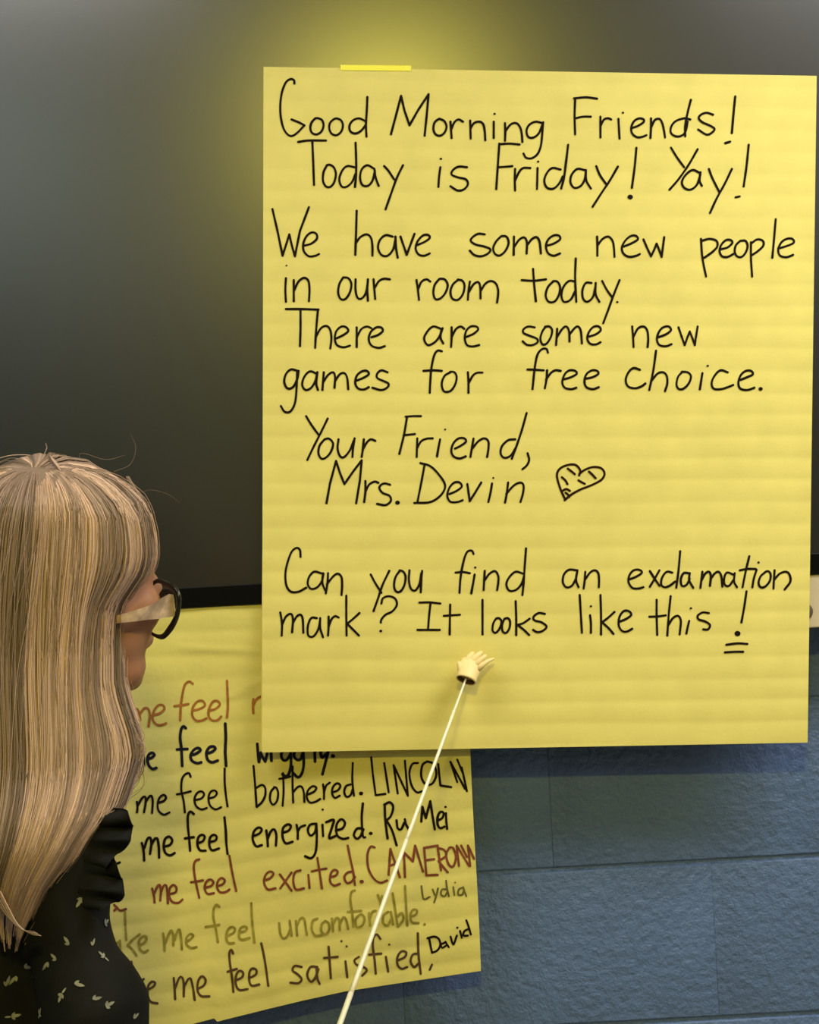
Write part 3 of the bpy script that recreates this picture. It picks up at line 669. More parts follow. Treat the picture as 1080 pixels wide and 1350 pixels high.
# the tiny hand: palm with an open cuff, four fingers and a thumb
YT = -0.099
def T(x, y, dy=0.0): return P(x, y, YT + dy - 0.023 * (y - 862) / 36.0)
s_ = mpp(YT)
ax = (T(624, 868) - T(614, 899)).normalized(); side = Vector((ax.x, 0, ax.z)).cross(Vector((0, 1, 0))).normalized()
if side.x < 0: side = -side
nrm = side.cross(ax).normalized()
if nrm.y > 0: nrm = -nrm
def ring(cx, cy, hw, hd, n=28, dy=0.0):
    c = T(cx, cy, dy); return [c + side * (hw * s_ * math.cos(2 * math.pi * k / n)) + nrm * (hd * s_ * math.sin(2 * math.pi * k / n)) for k in range(n)]
prof = [(614.3, 897.0, 13.6, 10.5), (615.0, 895.0, 13.9, 10.8), (616.5, 890, 13.4, 10.0), (618.5, 883.5, 14.6, 8.8), (620.5, 878, 15.2, 7.8), (623, 872.5, 14.0, 6.4), (624.5, 869.5, 10.5, 4.5)]
inner = [(616.0, 892, 11.6, 8.4), (615.0, 894.0, 12.0, 8.9), (614.3, 896.8, 12.0, 8.9)]
V = []; Fc = []; n = 28
rings = [ring(*p) for p in inner] + [ring(*p) for p in prof]
# tilt the cuff opening toward the viewer and down
for r_ in rings: V += r_
for i in range(len(rings) - 1):
    for k in range(n):
        k2 = (k + 1) % n; Fc.append((i * n + k, i * n + k2, (i + 1) * n + k2, (i + 1) * n + k))
Fc.append(tuple(range(n))); Fc.append(tuple((len(rings) - 1) * n + k for k in range(n)))
palm = (V, Fc)
fing = []
def finger(pts, r):
    P3 = [T(x, y, dy) for x, y, dy in pts]
    a, b_ = P3[-2], P3[-1]
    d = (b_ - a).normalized()
    rr = [x * s_ for x in r]
    P3 += [b_ + d * rr[-1] * 0.6, b_ + d * rr[-1] * 0.9]; rr += [rr[-1] * 0.75, rr[-1] * 0.25]
    return tube(P3, rr, 12)
fing.append(finger([(612, 878, -0.001), (616, 870, -0.004), (620, 865, -0.005), (623, 861.8, -0.004)], [4.4, 4.2, 3.9, 3.2]))
fing.append(finger([(619, 877, -0.001), (625, 869, -0.004), (630, 864, -0.005), (634.2, 860.8, -0.004)], [4.4, 4.2, 3.7, 3.1]))
fing.append(finger([(625, 879, -0.001), (631.5, 872, -0.004), (636, 868, -0.005), (640, 865, -0.004)], [4.2, 3.9, 3.4, 2.9]))
fing.append(finger([(629, 883, 0), (637, 876, -0.003), (643.5, 871.5, -0.003), (650, 868.8, -0.002)], [4.6, 3.5, 2.8, 2.0]))
fing.append(finger([(611, 888, 0), (607, 882, -0.003), (605.5, 875, -0.006)], [5.2, 4.4, 3.4]))
hv, hf = merge([palm] + fing)
hd_ = mesh_obj('hand_tip', hv, hf, MAT['toyhand'], pt)
# hollow of the cuff, dark plug the rod goes into
c = T(614.6, 896.5)
V = ring(614.4, 896.9, 11.9, 8.8); V2 = ring(616, 889, 9, 6)
Vp = V + V2; Fp = [(k, (k + 1) % n, (k + 1) % n + n, k + n) for k in range(n)] + [tuple(range(n, 2 * n))]
mesh_obj('socket', Vp, Fp, mat('socket_brown', (0.10, 0.045, 0.012), 0.9), pt)

# ------------------------------------------------------------------ the teacher
YH = -0.54
HC = P(86, 752, YH)                     # middle of the head
fa = math.radians(44)
f = Vector((math.cos(fa), math.sin(fa), -0.03)).normalized()        # the way she looks: to the right and toward the wall
up = Vector((0.03, 0.0, 1)); up = (up - f * up.dot(f)).normalized()
lf = up.cross(f).normalized()                                        # her left
rt = -lf
def HL(fwd, right, upv): return HC + f * fwd + rt * right + up * upv
def spine(px, py, y): return P(px, py, y)
parts = []
def el(c, a, b_, c2): parts.append(ellipsoid_vf(c, (f * a, rt * b_, up * c2)))
el(HL(-0.008, 0, 0.010), 0.088, 0.070, 0.080)           # cranium
el(HL(0.030, 0, 0.010), 0.062, 0.062, 0.072)            # brow
el(HL(0.038, 0, -0.045), 0.050, 0.056, 0.068)           # cheeks
el(HL(0.046, 0, -0.095), 0.036, 0.042, 0.030)           # jaw
el(HL(0.068, 0, -0.108), 0.016, 0.020, 0.015)           # chin
for s in (-1, 1):
    el(HL(0.058, 0.034 * s, -0.038), 0.026, 0.024, 0.026)
    parts.append(ellipsoid_vf(HL(-0.008, 0.067 * s, -0.015), (f * 0.018 + rt * 0.0, rt * 0.008, up * 0.031)))  # ear
    parts.append(ellipsoid_vf(HL(0.071, 0.030 * s, 0.012), (f * 0.012, rt * 0.022, up * 0.007)))               # brow ridge
nb = [HL(0.084, 0, 0.010), HL(0.094, 0, -0.010), HL(0.103, 0, -0.027)]
parts.append(tube(nb, [0.008, 0.010, 0.012], 12))
for s in (-1, 1): el(HL(0.092, 0.009 * s, -0.033), 0.010, 0.009, 0.007)
el(HL(0.086, 0, -0.066), 0.010, 0.022, 0.005); el(HL(0.085, 0, -0.075), 0.010, 0.020, 0.006)  # lips
neck0 = HL(-0.018, 0, -0.06); neck1 = P(2, 1015, -0.54)
parts.append(tube([HL(0.0, 0, -0.03), neck0, HL(-0.040, 0, -0.13), neck1], [0.05, 0.055, 0.053, 0.062], 20))
NB_ = P(-38, 1015, -0.515)
tf = Vector((math.cos(math.radians(26)), math.sin(math.radians(26)), 0)); tr_ = Vector((tf.y, -tf.x, 0))   # torso forward and right
Z = Vector((0, 0, 1))
base = Vector((NB_.x, NB_.y, 0))
def TB(fwd, right, z): return base + tf * fwd + tr_ * right + Z * z
zs = NB_.z
def tor(c, a, b_, c2): parts.append(ellipsoid_vf(c, (tf * a, tr_ * b_, Z * c2)))
tor(TB(0.005, 0, zs - 0.09), 0.080, 0.150, 0.085)
tor(TB(0.005, 0, zs - 0.22), 0.092, 0.130, 0.16)
tor(TB(0.0, 0, zs - 0.38), 0.090, 0.120, 0.15)
tor(TB(0.0, 0, zs - 0.52), 0.095, 0.145, 0.14)
shR = P(66, 1112, -0.615); shL = TB(0.0, -0.150, zs - 0.075)
elR = P(126, 1400, -0.66); mdR = P(86, 1230, -0.645); wrR = P(352, 1528, -0.555)
parts.append(tube([TB(0, 0.10, zs - 0.08), shR, mdR, elR, elR.lerp(wrR, 0.35), wrR], [0.05, 0.040, 0.030, 0.032, 0.034, 0.024], 16))
elL = shL + Vector((-0.05, -0.03, -0.29)); wrL = elL + Vector((0.02, 0.06, -0.25))
parts.append(tube([TB(0, -0.10, zs - 0.08), shL, shL.lerp(elL, 0.5), elL, elL.lerp(wrL, 0.35), wrL], [0.05, 0.047, 0.042, 0.037, 0.036, 0.024], 16))
# right hand curled round the grip
def hand(wr, d, palmn, curl, gripc=None):
    d = d.normalized(); palmn = (palmn - d * palmn.dot(d)).normalized(); sd_ = d.cross(palmn).normalized()
    parts.append(ellipsoid_vf(wr + d * 0.045, (d * 0.05, sd_ * 0.040, palmn * 0.015)))
    parts.append(tube([wr - d * 0.03, wr, wr + d * 0.03], [0.024, 0.021, 0.022], 12))
    for k, (o_, L_) in enumerate(((0.029, 0.072), (0.010, 0.080), (-0.009, 0.074), (-0.027, 0.058))):
        p = wr + d * 0.078 + sd_ * o_; ang = 0.2; pts = [p - d * 0.03, p]; rr = [0.009, 0.0088]
        for j in range(3):
            ang += curl; p = p + (d * math.cos(ang) + palmn * math.sin(ang)) * (L_ * (0.42, 0.32, 0.26)[j]); pts.append(p); rr.append(0.0084 - 0.0007 * j)
        parts.append(tube(pts, rr, 10))
    p = wr + d * 0.02 + sd_ * 0.028; pts = [p, p + (sd_ * 0.8 + d * 0.5 + palmn * 0.4) * 0.028, p + (sd_ * 0.9 + d * 1.3 + palmn * 1.0) * 0.032, p + (sd_ * 0.6 + d * 1.9 + palmn * 1.7) * 0.030]
    parts.append(tube(pts, [0.014, 0.012, 0.010, 0.0085], 10))
gp = rodp(1.02); rd = (rodp(0.95) - rodp(1.1)).normalized()
dh = (gp - wrR).normalized()
hand(wrR, dh, Vector((0, 0.5, 0.9)), 0.95)
hand(wrL, Vector((0.05, 0.1, -1)), Vector((0.6, 0.5, 0)), 0.35)
# legs to the floor
for s in (-1, 1):
    hp = TB(0, 0.085 * s, zs - 0.60); kn = TB(0.02, 0.09 * s, 0.46); an = TB(-0.01, 0.095 * s, 0.09)
    parts.append(tube([hp + Z * 0.08, hp, hp.lerp(kn, 0.5), kn, kn.lerp(an, 0.35), an], [0.085, 0.088, 0.072, 0.052, 0.054, 0.034], 16))
    parts.append(ellipsoid_vf(TB(0.05, 0.10 * s, 0.045), (tf * 0.12, tr_ * 0.038, Z * 0.035)))
body = remeshed('person', parts, 0.0045, MAT['skin'], None, 8)
tag(body, 'woman with long blond hair and black sprigged blouse, seen from behind', 'person')

# eyes
for s in (-1, 1):
    c = HL(0.0655, 0.030 * s, -0.012)
    V, Fc = ellipsoid_vf(c, (f * 0.010, rt * 0.012, up * 0.011)); mesh_obj('eye', V, Fc, MAT['eye'], body)
    V, Fc = ellipsoid_vf(c + f * 0.0075, (f * 0.003, rt * 0.0055, up * 0.0055)); o = mesh_obj('iris', V, Fc, MAT['iris'], body)
# trousers, shoes
lp = []
lp.append(ellipsoid_vf(TB(0, 0, zs - 0.56), (tf * 0.125, tr_ * 0.185, Z * 0.14)))
for s in (-1, 1):
    hp = TB(0, 0.088 * s, zs - 0.60); kn = TB(0.02, 0.092 * s, 0.46); an = TB(-0.01, 0.097 * s, 0.07)
    lp.append(tube([hp, hp.lerp(kn, 0.5), kn, kn.lerp(an, 0.5), an], [0.105, 0.086, 0.068, 0.064, 0.058], 18))
remeshed('trousers', lp, 0.008, MAT['trouser'], body, 4)
for s in (-1, 1):
    c = TB(0.05, 0.10 * s, 0.045)
    remeshed('shoe', [ellipsoid_vf(c, (tf * 0.135, tr_ * 0.048, Z * 0.044)), ellipsoid_vf(c - tf * 0.06 + Z * 0.015, (tf * 0.065, tr_ * 0.044, Z * 0.05))], 0.006, MAT['shoe'], body, 3)

# ------------------------------------------------------------------ blouse
bp = []
def bel(c, a, b_, c2): bp.append(ellipsoid_vf(c, (tf * a, tr_ * b_, Z * c2), 20, 30))
bel(TB(0.0, 0, zs - 0.085), 0.092, 0.158, 0.085)
bel(TB(0.01, 0, zs - 0.22), 0.110, 0.150, 0.17)
bel(TB(0.0, 0, zs - 0.38), 0.112, 0.150, 0.18)
bel(TB(0.0, 0, zs - 0.54), 0.135, 0.195, 0.12)
VT = []; FT = []
for i_, (zz, fa_, ra_, fo_) in enumerate(((-0.05, 0.075, 0.12, 0.0), (-0.09, 0.092, 0.155, 0.0), (-0.22, 0.108, 0.148, 0.008), (-0.34, 0.102, 0.140, 0.004), (-0.44, 0.108, 0.152, 0.0), (-0.54, 0.126, 0.180, 0.0), (-0.64, 0.130, 0.186, 0.0))):
    for k_ in range(32):
        th = 2 * math.pi * k_ / 32; VT.append(TB(fo_ + fa_ * math.cos(th), ra_ * math.sin(th), zs + zz))
for i_ in range(6):
    for k_ in range(32):
        k2 = (k_ + 1) % 32; FT.append((i_ * 32 + k_, i_ * 32 + k2, (i_ + 1) * 32 + k2, (i_ + 1) * 32 + k_))
FT.append(tuple(range(31, -1, -1))); FT.append(tuple(192 + k_ for k_ in range(32)))
bp.append((VT, FT))
bp.append(ellipsoid_vf(shL, (tf * 0.062, tr_ * 0.062, Z * 0.058)))
bp.append(tube([TB(0.01, 0, zs + 0.0), TB(0, 0, zs - 0.06)], [0.075, 0.11], 20))
slv = [P(40, 1068, -0.575), P(84, 1092, -0.61), P(92, 1150, -0.625), P(88, 1215, -0.64), P(96, 1270, -0.648), P(124, 1335, -0.655), P(132, 1392, -0.658), P(140, 1420, -0.652)]
slr = [50, 66, 62, 57, 60, 72, 68, 56]
bp.append(tube(slv, [r * mpp(-0.68) for r in slr], 24))
shl = shL
bp.append(tube([TB(0, -0.12, zs - 0.09), shl, shl.lerp(elL, 0.5), elL + Z * 0.02, elL - Z * 0.03], [0.055, 0.056, 0.055, 0.06, 0.055], 20))
blouse = remeshed('blouse', bp, 0.005, MAT['blouse'], None, 8)
me = blouse.data
co = np.empty(len(me.vertices) * 3); me.vertices.foreach_get('co', co); co = co.reshape(-1, 3)
nn = np.empty(len(me.vertices) * 3); me.vertices.foreach_get('normal', nn); nn = nn.reshape(-1, 3)
for i in range(len(co)):
    x, y, z = co[i]
    d_ = 0.006 * nz(x * 9 + z * 5, y * 9, z * 4) + 0.004 * nz(x * 26 - z * 12, y * 26, z * 10 + 3) + 0.0035 * (1 - abs(nz(x * 14 + z * 9, y * 12, z * 7 + 8)) * 2)
    co[i] += nn[i] * d_
me.vertices.foreach_set('co', co.ravel()); me.update()
bake_loc(blouse, body)
# ruffles at the shoulder
def ruffle(rows, waves, amp, parent):
    """rows: (inner px, outer px, py, y) from top to bottom; a wavy flared strip with thickness"""
    V = []; Fc = []; nr = 60; nc = 10
    for lay in (0, 1):
        for i in range(nr + 1):
            t = i / nr
            k = t * (len(rows) - 1); a = min(int(k), len(rows) - 2); q = k - a; q = q * q * (3 - 2 * q) * 0.5 + q * 0.5
            ix, oxx, py, y, oy = [rows[a][j] * (1 - q) + rows[a + 1][j] * q for j in range(5)]
            for j in range(nc + 1):
                s = j / nc
                dy = amp * s * math.sin(t * waves * 2 * math.pi + 0.6 * nz(t * 5)) - 0.012 * s
                px = ix + (oxx - ix) * math.sin(s * math.pi / 2)
                V.append(P(px, py + oy * s + 3 * s * math.cos(t * waves * 2 * math.pi), y + dy) + Vector((0, 0.0022 * lay, 0)))
    W_ = nc + 1; N_ = W_ * (nr + 1)
    for i in range(nr):
        for j in range(nc):
            a = i * W_ + j; Fc.append((a, a + 1, a + W_ + 1, a + W_)); Fc.append((N_ + a, N_ + a + W_, N_ + a + W_ + 1, N_ + a + 1))
    ring_ = list(range(W_)) + [i * W_ + nc for i in range(1, nr + 1)] + [nr * W_ + j for j in range(nc - 1, -1, -1)] + [i * W_ for i in range(nr - 1, 0, -1)]
    for a, b_ in zip(ring_, ring_[1:] + ring_[:1]): Fc.append((a, b_, b_ + N_, a + N_))
    return mesh_obj('ruffle', V, Fc, MAT['blouse'], parent)
ruffle([(96, 150, 1078, -0.626, -16), (104, 168, 1082, -0.646, -10), (112, 176, 1092, -0.651, -4), (112, 172, 1108, -0.656, 0), (110, 156, 1126, -0.661, 2), (106, 138, 1140, -0.661, 2)], 3, 0.012, body)
ruffle([(100, 138, 1120, -0.651, 0), (104, 153, 1136, -0.661, 4), (106, 161, 1152, -0.666, 6), (104, 164, 1172, -0.670, 8), (100, 154, 1184, -0.670, 8), (94, 130, 1196, -0.666, 2)], 3, 0.010, body)

# printed sprigs on the blouse: flat little petals laid on the cloth
bmx = bmesh.new(); bmx.from_mesh(me); tree = BVHTree.FromBMesh(bmx); bmx.free()
sprigs = []
def sprig(loc, n, ang, size):
    t1_ = n.cross(Vector((0.2, 0.1, 1))).normalized(); t2_ = n.cross(t1_).normalized()
    a1 = t1_ * math.cos(ang) + t2_ * math.sin(ang); a2 = n.cross(a1)
    V = []; Fc = []
    petals = [(0, 1.0, 0.16), (0.75, 0.55, 0.13), (-0.8, 0.5, 0.13), (3.0, 0.7, 0.10)]
    for (pa, L_, wd_) in petals[:random.choice((2, 3, 4))]:
        d = a1 * math.cos(pa) + a2 * math.sin(pa); e_ = n.cross(d); b0 = len(V)
        for (q, w_) in ((0.05, 0.3), (0.35, 1.0), (0.7, 0.9), (1.0, 0.15)):
            V.append(loc + d * size * L_ * q + e_ * size * wd_ * w_ + n * 0.0013); V.append(loc + d * size * L_ * q - e_ * size * wd_ * w_ + n * 0.0013)
        for q in range(3): Fc.append((b0 + 2 * q, b0 + 2 * q + 1, b0 + 2 * q + 3, b0 + 2 * q + 2))
    # snap to the cloth
    for i, v in enumerate(V):
        h = tree.find_nearest(v)
        if h[0] is not None: V[i] = h[0] + h[1] * 0.0009
    sprigs.append((V, Fc))
known = [(108, 1184), (92, 1245), (75, 1265), (64, 1268), (21, 1286), (82, 1310), (122, 1318), (137, 1218), (127, 1129), (139, 1327), (15, 1340), (53, 1338), (33, 1276), (8, 1300), (44, 1284), (98, 1297), (121, 1247), (137, 1262), (175, 1343), (140, 1150)]
hits = []
for k, (px, py) in enumerate(known):
    d = (P(px, py, -0.5) - CAM).normalized(); h = tree.ray_cast(CAM, d)
    if h[0] is not None: hits.append(h[0]); sprig(h[0], h[1], random.uniform(0, 6.3), random.uniform(0.007, 0.0105))
polys = me.polygons
for k in range(420):
    p_ = polys[random.randrange(len(polys))]
    c = Vector(p_.center)
    if c.z < zs - 0.62 or any((c - q).length < 0.028 for q in hits): continue
    hits.append(c); sprig(c, Vector(p_.normal), random.uniform(0, 6.3), random.uniform(0.005, 0.009))
V, Fc = merge(sprigs)
o = mesh_obj('sprig_print', V, Fc, MAT['print'], body); o['kind'] = 'stuff'; o['label'] = 'small cream sprigs printed on the black blouse'

# ------------------------------------------------------------------ hair
mh = mpp(YH)
# right and left outline of the hair in the photograph, by row
RO = [(607, 100), (609, 122), (613, 138), (618, 151), (630, 168), (643, 181), (668, 194), (700, 201), (730, 203), (752, 198), (775, 182), (797, 166), (837, 162), (900, 162), (932, 171), (960, 181), (995, 187), (1026, 176), (1064, 163), (1092, 139), (1124, 122), (1158, 88), (1186, 76), (1218, 52), (1236, 38)]
RM = [(607, 100), (609, 122), (613, 138), (618, 151), (630, 165), (643, 174), (668, 181), (700, 184), (752, 180), (800, 172), (850, 167), (900, 166), (950, 170), (995, 172), (1026, 168), (1064, 155), (1092, 138), (1124, 116), (1158, 90), (1186, 72), (1218, 50), (1236, 36)]
LO = [(607, 96), (609, 70), (613, 30), (617, -5), (624, -30), (645, -54), (700, -76), (752, -82), (837, -84), (932, -86), (1026, -88), (1092, -84), (1158, -74), (1218, -40), (1236, -10)]
def sm(tab, py):
    k = 28 * min(1, max(0, (py - 650) / 60))
    return sum(interp(tab, py + q * k) for q in (-1, -0.5, 0, 0.5, 1)) / 5
def hair_c(py):
    r = sm(RM, py); l = sm(LO, py); return (r + l) / 2, (r - l) / 2
DEP = [(607, 0.02), (612, 0.055), (630, 0.09), (668, 0.112), (752, 0.118), (850, 0.115), (950, 0.108), (1060, 0.098), (1150, 0.07), (1236, 0.03)]
YC = [(603, YH), (850, YH - 0.005), (1000, YH - 0.035), (1100, YH - 0.085), (1236, YH - 0.108)]
def hair_pt(az, py, rad):
    cx, a = hair_c(py); b_ = interp(DEP, py); yc = interp(YC, py); ca = math.cos(az)
    if ca > 0.55:
        k = min(1, (ca - 0.55) / 0.4); k = k * k * (3 - 2 * k)
        ro = (interp(RO, py - 6) + interp(RO, py) + interp(RO, py + 6)) / 3
        a = a * (1 - k) + (ro - cx) * k
    y = yc + b_ * rad * math.sin(az)
    X = P(cx, py, yc) + RV * (a * mpp(yc) * rad * ca)
    return Vector((X.x, y, X.z))
HCC = P(62, 720, YH); KR = P(44, 622, YH - 0.052)       # centre of the dome, the whorl at the crown
GA0, GA1 = math.radians(14), math.radians(84)      # face opening
def clampaz(az, py):
    az = az % (2 * math.pi)
    k = min(1, max(0, (py - 690) / 95.0)); k = k * k * (3 - 2 * k)
    if GA0 < az < GA1:
        mid = (GA0 + GA1) / 2
        tgt = GA0 - (az - GA0) * 0.45 if az < mid + 0.15 else GA1 + (GA1 - az) * 0.35
        return az * (1 - k) + tgt * k
    return az
# under-layer: a closed grooved shell
rowsp = [607.5, 608.5, 610, 613, 618, 625, 634, 645, 660, 680, 705, 730, 755, 775, 795, 815, 840, 870, 900, 930, 960, 990, 1020, 1050, 1080, 1105, 1130, 1155, 1175]
V = []; Fc = []; NA = 120
for py in rowsp:
    for k in range(NA):
        az = 2 * math.pi * k / NA
        r = 0.93 - 0.10 * max(0, 1 - (py - 607) / 40) + 0.014 * math.sin(az * 31 + py * 0.012) + 0.01 * nz(az * 5, py * 0.01)
        if GA0 - 0.04 < az < GA1 + 0.04:
            kk = min(1, max(0, (py - 700) / 80.0))
            edge = min(1, max(0, min(az - GA0 + 0.04, GA1 + 0.04 - az) / 0.22))
            r *= 1 - 0.42 * kk * edge * (1 if py < 940 else max(0.25, 1 - (py - 940) / 60))
        V.append(hair_pt(az, py + 11 * max(0, 1 - (py - 607) / 70), r))
for i in range(len(rowsp) - 1):
    for k in range(NA):
        k2 = (k + 1) % NA; Fc.append((i * NA + k, (i + 1) * NA + k, (i + 1) * NA + k2, i * NA + k2))
Fc.append(tuple(range(NA))); Fc.append(tuple((len(rowsp) - 1) * NA + k for k in range(NA)))
hb = mesh_obj('hair', V, Fc, MAT['hair'], body)
at_ = hb.data.attributes.new('tone', 'FLOAT', 'POINT'); at_.data.foreach_set('value', np.full(len(V), 0.30, dtype=np.float32))
# strands: locks share a course, every strand strays a little from its lock
NS = 34
def strand_path(az0, pystart, pyend, rad, wob, seed, wavy):
    pts = []
    for i in range(NS + 1):
        t = i / NS
        py = pystart + (pyend - pystart) * (t ** 1.35 * 0.85 + t * 0.15)
        az = az0 + 0.09 * nz(seed, t * 1.7) * wavy + 0.25 * math.sin(t * 3.0) * 0.25
        rr = rad + 0.016 * nz(seed + 9.1, t * 2.5) + wob * t
        p = hair_pt(clampaz(az, py), py, rr)
        if t < 0.2:
            k = t / 0.2; k = k ** 0.8
            q = KR * (1 - k) + p * k
            R_ = ((KR - HCC).length * (1 - k) + (p - HCC).length * k) * (1 - (0.008 + (0.05 if math.sin(az0) > -0.1 else 0)) * math.sin(math.pi * k))
            p = HCC + (q - HCC).normalized() * R_
        pts.append(p)
    return pts
locks = []
for k in range(230):
    az = random.uniform(math.radians(95), math.radians(374)) if random.random() < 0.9 else random.uniform(0, 2 * math.pi)
    # more locks on the side toward the viewer
    locks.append((az, random.uniform(0.93, 1.0), 0.5 + 0.55 * nz(az * 3.1, 5.5) + random.uniform(-0.27, 0.27), random.uniform(0, 100)))
VV = []; FF = []; TT = []
def add_strand(pts, r0, tone, taper=True):
    base_ = len(VV); n_ = len(pts)
    for i, p in enumerate(pts):
        t = (pts[min(i + 1, n_ - 1)] - pts[max(i - 1, 0)]).normalized()
        a = t.cross(Vector((0.2, 1, 0.1))).normalized(); b_ = t.cross(a)
        r = r0 * (1 - 0.75 * max(0, (i / n_ - 0.75) / 0.25)) if taper else r0
        for k in range(3):
            th = 2.094 * k; VV.append(p + (a * math.cos(th) + b_ * math.sin(th)) * r); TT.append(tone)
    for i in range(n_ - 1):
        for k in range(3):
            k2 = (k + 1) % 3; FF.append((base_ + i * 3 + k, base_ + i * 3 + k2, base_ + (i + 1) * 3 + k2, base_ + (i + 1) * 3 + k))
for (az, rad, tone, seed) in locks:
    pe = random.uniform(1150, 1236) if random.random() < 0.8 else random.uniform(1030, 1150)
    lift_ = random.uniform(-0.01, 0.02)
    for s in range(30):
        da = random.gauss(0, 0.04); dr = random.gauss(0, 0.008)
        ps = random.uniform(608, 610)
        pts = strand_path(az + da, ps, pe + random.uniform(-25, 15), min(1.02, rad + dr), 0.0, seed, 1.0)
        add_strand(pts, random.uniform(0.00035, 0.00075), min(1, max(0, tone + random.gauss(0, 0.06))))
# loose single hairs that leave the outline
for s in range(120):
    az = random.uniform(math.radians(180), math.radians(372))
    pts = strand_path(az, 609, random.uniform(900, 1240), random.uniform(1.0, 1.03), random.uniform(0, 0.04), random.uniform(0, 50), 2.4)
    add_strand(pts, 0.0002, random.uniform(0.3, 0.9))
# frizz over the crown and by the forehead
def wisp(pxs, y, r, tone):
    q = [(x, z) for x, z in pxs]; rs = resample(q, 4)
    add_strand([P(a, b_, y) for a, b_ in rs], r, tone)
wisp([(150, 622), (172, 612), (179, 590), (172, 572)], -0.50, 0.00022, 0.35)
wisp([(108, 608), (104, 600), (112, 598), (140, 606), (165, 600)], -0.50, 0.0002, 0.4)
wisp([(55, 612), (58, 600), (62, 590), (60, 584)], -0.50, 0.0005, 0.7)
for s in range(34):
    j = random.uniform(-1, 1)
    wisp([(64 + j * 1.2, 597 + abs(j) * 5), (68 + j * 4, 606), (80 + j * 7, 622 + j * 3), (96 + j * 9, 650 + j * 5)], -0.60 + 0.02 * abs(j), 0.0005, random.uniform(0.5, 0.95))
wisp([(-12, 609), (0, 604), (12, 601), (20, 600), (34, 600), (52, 602), (64, 606)], -0.52, 0.0006, 0.6)
wisp([(0, 609), (14, 604), (28, 606), (40, 614)], -0.53, 0.0003, 0.5)
wisp([(-4, 612), (10, 607), (20, 611), (24, 617)], -0.53, 0.0003, 0.45)
wisp([(184, 650), (200, 646), (222, 652), (236, 662)], -0.48, 0.00015, 0.25)
# the front hair that hangs past the brow
for s in range(26):
    j = random.uniform(-2, 2)
    wisp([(168 + j, 628), (186 + j, 660), (197 + j * 0.6, 700), (203 + j * 0.4, 735), (202 + j * 0.6, 752 + random.uniform(-6, 8))], -0.50 + random.uniform(-0.01, 0.01), 0.0004, random.uniform(0.15, 0.6))
# wispy ends on the right side
for s in range(70):
    y0 = random.uniform(915, 1000); L_ = random.uniform(50, 110); x0 = interp(RO, y0) - random.uniform(2, 14)
    ex = interp(RO, min(1100, y0 + L_)) + random.uniform(-4, 7)
    wisp([(x0, y0), (x0 + 7 + random.uniform(-3, 4), y0 + L_ * 0.4), (ex + 3, y0 + L_ * 0.75), (ex - 3, y0 + L_)], -0.575 + random.uniform(-0.01, 0.02), 0.00028, random.uniform(0.3, 0.9))
# sweeping tip at the bottom
for s in range(60):
    j = random.uniform(-6, 6)
    wisp([(-5 + j, 1175), (5 + j, 1195), (18 + j, 1215 + j * 0.6), (34 + j, 1228 + j * 0.5), (50 + j * 0.8, 1231 + j * 0.5)], -0.70 + random.uniform(-0.008, 0.008), 0.0004, random.uniform(0.2, 0.8))
hs = mesh_obj('hair_strands', VV, FF, MAT['hair'], body)
at_ = hs.data.attributes.new('tone', 'FLOAT', 'POINT'); at_.data.foreach_set('value', np.array(TT, dtype=np.float32))
hs['kind'] = 'stuff'

# ------------------------------------------------------------------ eyeglasses
YG = -0.545
gs = empty('eyeglasses', P(215, 800, YG), 'eyeglasses with black front frame and pale translucent arms, worn by the blond woman', 'glasses')
def strip_solid(name, top, bot, ys, thick, m, parent, outdir=None):
    V = []; n_ = len(top)
    for lay in (0, 1):
        for (a, b_, y) in zip(top, bot, ys):
            V.append(P(a[0], a[1], y) + Vector((0, thick * lay, 0))); V.append(P(b_[0], b_[1], y) + Vector((0, thick * lay, 0)))
    N_ = 2 * n_; Fc = []
    for i in range(n_ - 1):
        a = 2 * i; Fc.append((a, a + 1, a + 3, a + 2)); Fc.append((N_ + a, N_ + a + 2, N_ + a + 3, N_ + a + 1))
        Fc.append((a, a + 2, N_ + a + 2, N_ + a)); Fc.append((a + 1, N_ + a + 1, N_ + a + 3, a + 3))
    Fc.append((0, N_, N_ + 1, 1)); Fc.append((n_ * 2 - 2, n_ * 2 - 1, N_ + n_ * 2 - 1, N_ + n_ * 2 - 2))
    return mesh_obj(name, V, Fc, m, parent, False)
# near temple arm, hinge at the right end, running back under the hair
strip_solid('temple_arm', [(228, 784), (222, 783.5), (212, 789), (200, 797), (180, 804), (160, 810), (130, 818)], [(231.5, 812.5), (223, 813.5), (208, 816), (195, 817), (180, 819), (160, 821), (130, 826)],
            [-0.532, -0.535, -0.545, -0.555, -0.568, -0.576, -0.565], 0.0035, MAT['temple'], gs)
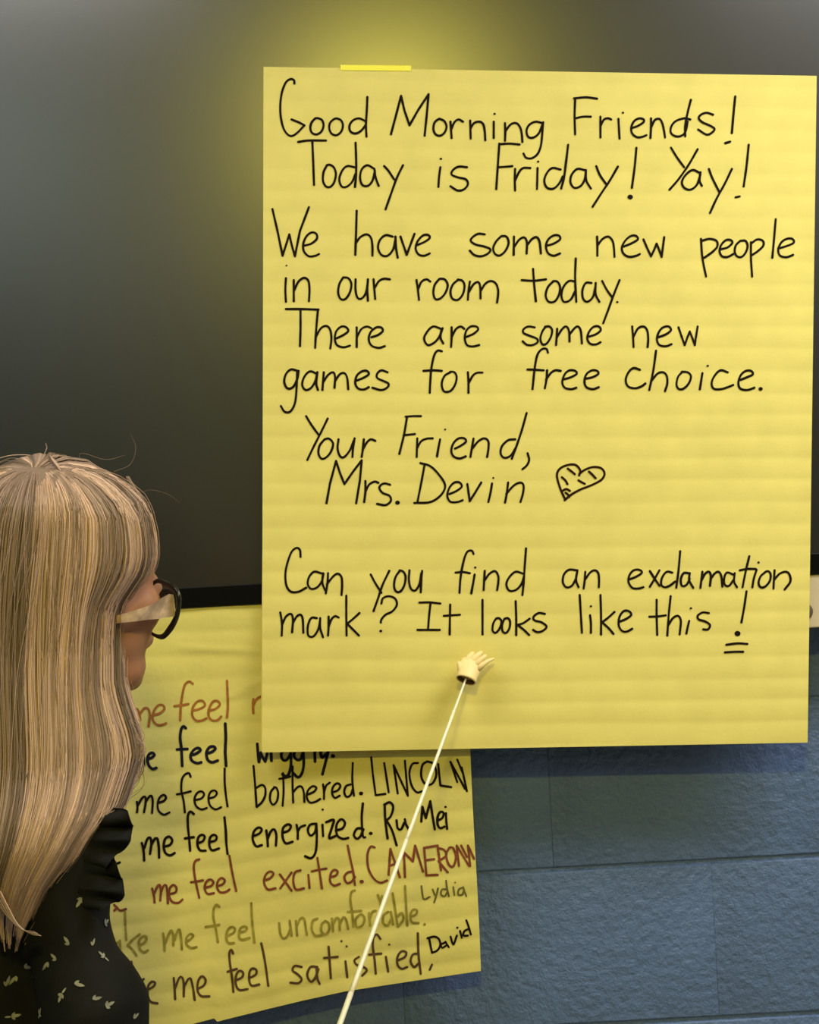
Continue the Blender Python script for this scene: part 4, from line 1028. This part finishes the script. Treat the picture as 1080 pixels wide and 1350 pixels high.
# front frame: a rim around each lens, in the plane across her face
gz = P(232, 797, -0.531)
across = (Vector((-math.sin(fa), math.cos(fa), 0))).normalized()
def fp(px, py):
    """point on the plane of the spectacle front"""
    d = (P(px, py, 0.5) - CAM).normalized(); n_ = across.cross(Vector((0, 0, 1)))
    t = (gz - CAM).dot(n_) / d.dot(n_); return CAM + d * t
rim_px = [(207, 766), (220, 770), (229, 776), (235, 785), (235.5, 800), (232, 815), (225, 828), (216, 838.5), (208, 839), (199, 834), (191, 825), (188, 812), (190, 796), (196, 778)]
rim_r = [3.2, 4.2, 4.8, 4.2, 3.6, 4.2, 4.8, 4.2, 3.0, 2.0, 2.0, 2.0, 2.0, 2.0]
def closed_tube(pts, rad, nseg=8):
    V = []; Fc = []; n_ = len(pts); pn = across.cross(Vector((0, 0, 1)))
    for i, p in enumerate(pts):
        t = (pts[(i + 1) % n_] - pts[i - 1]).normalized(); a = pn; b_ = t.cross(a).normalized()
        for k in range(nseg):
            th = 2 * math.pi * k / nseg; V.append(p + a * math.cos(th) * rad[i] * 0.8 + b_ * math.sin(th) * rad[i])
    for i in range(n_):
        i2 = (i + 1) % n_
        for k in range(nseg):
            k2 = (k + 1) % nseg; Fc.append((i * nseg + k, i * nseg + k2, i2 * nseg + k2, i2 * nseg + k))
    return V, Fc
def dense(px, r):
    n_ = len(px); ppx = []; rr = []
    for i in range(n_):
        p0, p1, p2, p3 = px[i - 1], px[i], px[(i + 1) % n_], px[(i + 2) % n_]
        for k in range(5):
            t = k / 5; t2 = t * t; t3 = t2 * t
            ppx.append(tuple(0.5 * (2 * p1[c] + (-p0[c] + p2[c]) * t + (2 * p0[c] - 5 * p1[c] + 4 * p2[c] - p3[c]) * t2 + (-p0[c] + 3 * p1[c] - 3 * p2[c] + p3[c]) * t3) for c in (0, 1)))
            rr.append(r[i] * (1 - t) + r[(i + 1) % n_] * t)
    return ppx, rr
dpx, drr = dense(rim_px, rim_r)
R1 = [fp(*q) for q in dpx]; sg = mpp(-0.56)
mid = sum(R1, Vector()) / len(R1)
V1, F1 = closed_tube(R1, [r * sg for r in drr])
# far lens: the same rim mirrored over her face's middle plane
mp = HC.copy(); mp_d = (HC - gz).dot(across)
def mirror(p):
    d = (p - HC).dot(across); return p - across * (2 * d)
R2 = [mirror(p) for p in R1][::-1]
V2, F2 = closed_tube(R2, [r * sg for r in drr][::-1])
in1 = max(R1, key=lambda p: p.dot(across)); in2 = mirror(in1)
V3, F3 = tube([in1 + Vector((0, 0, 0.006)), (in1 + in2) / 2 + Vector((0, 0, 0.009)), in2 + Vector((0, 0, 0.006))], [0.002, 0.0022, 0.002], 8)
V, Fc = merge([(V1, F1), (V2, F2), (V3, F3)])
mesh_obj('front_frame', V, Fc, MAT['frame'], gs)
for R_ in (R1, R2):
    c = sum(R_, Vector()) / len(R_)
    mesh_obj('lens', [c] + R_, [(0, i + 1, (i + 1) % len(R_) + 1) for i in range(len(R_))], MAT['lens'], gs, False)
far = max(R2, key=lambda p: p.dot(across)) 
ft = [far, far - f * 0.05 , far - f * 0.10 - across * 0.004, far - f * 0.125 - Vector((0, 0, 0.012))]
V, Fc = tube(ft, [0.002, 0.0018, 0.0018, 0.0015], 8); mesh_obj('temple_arm', V, Fc, MAT['temple'], gs)

bpy.context.view_layer.update()
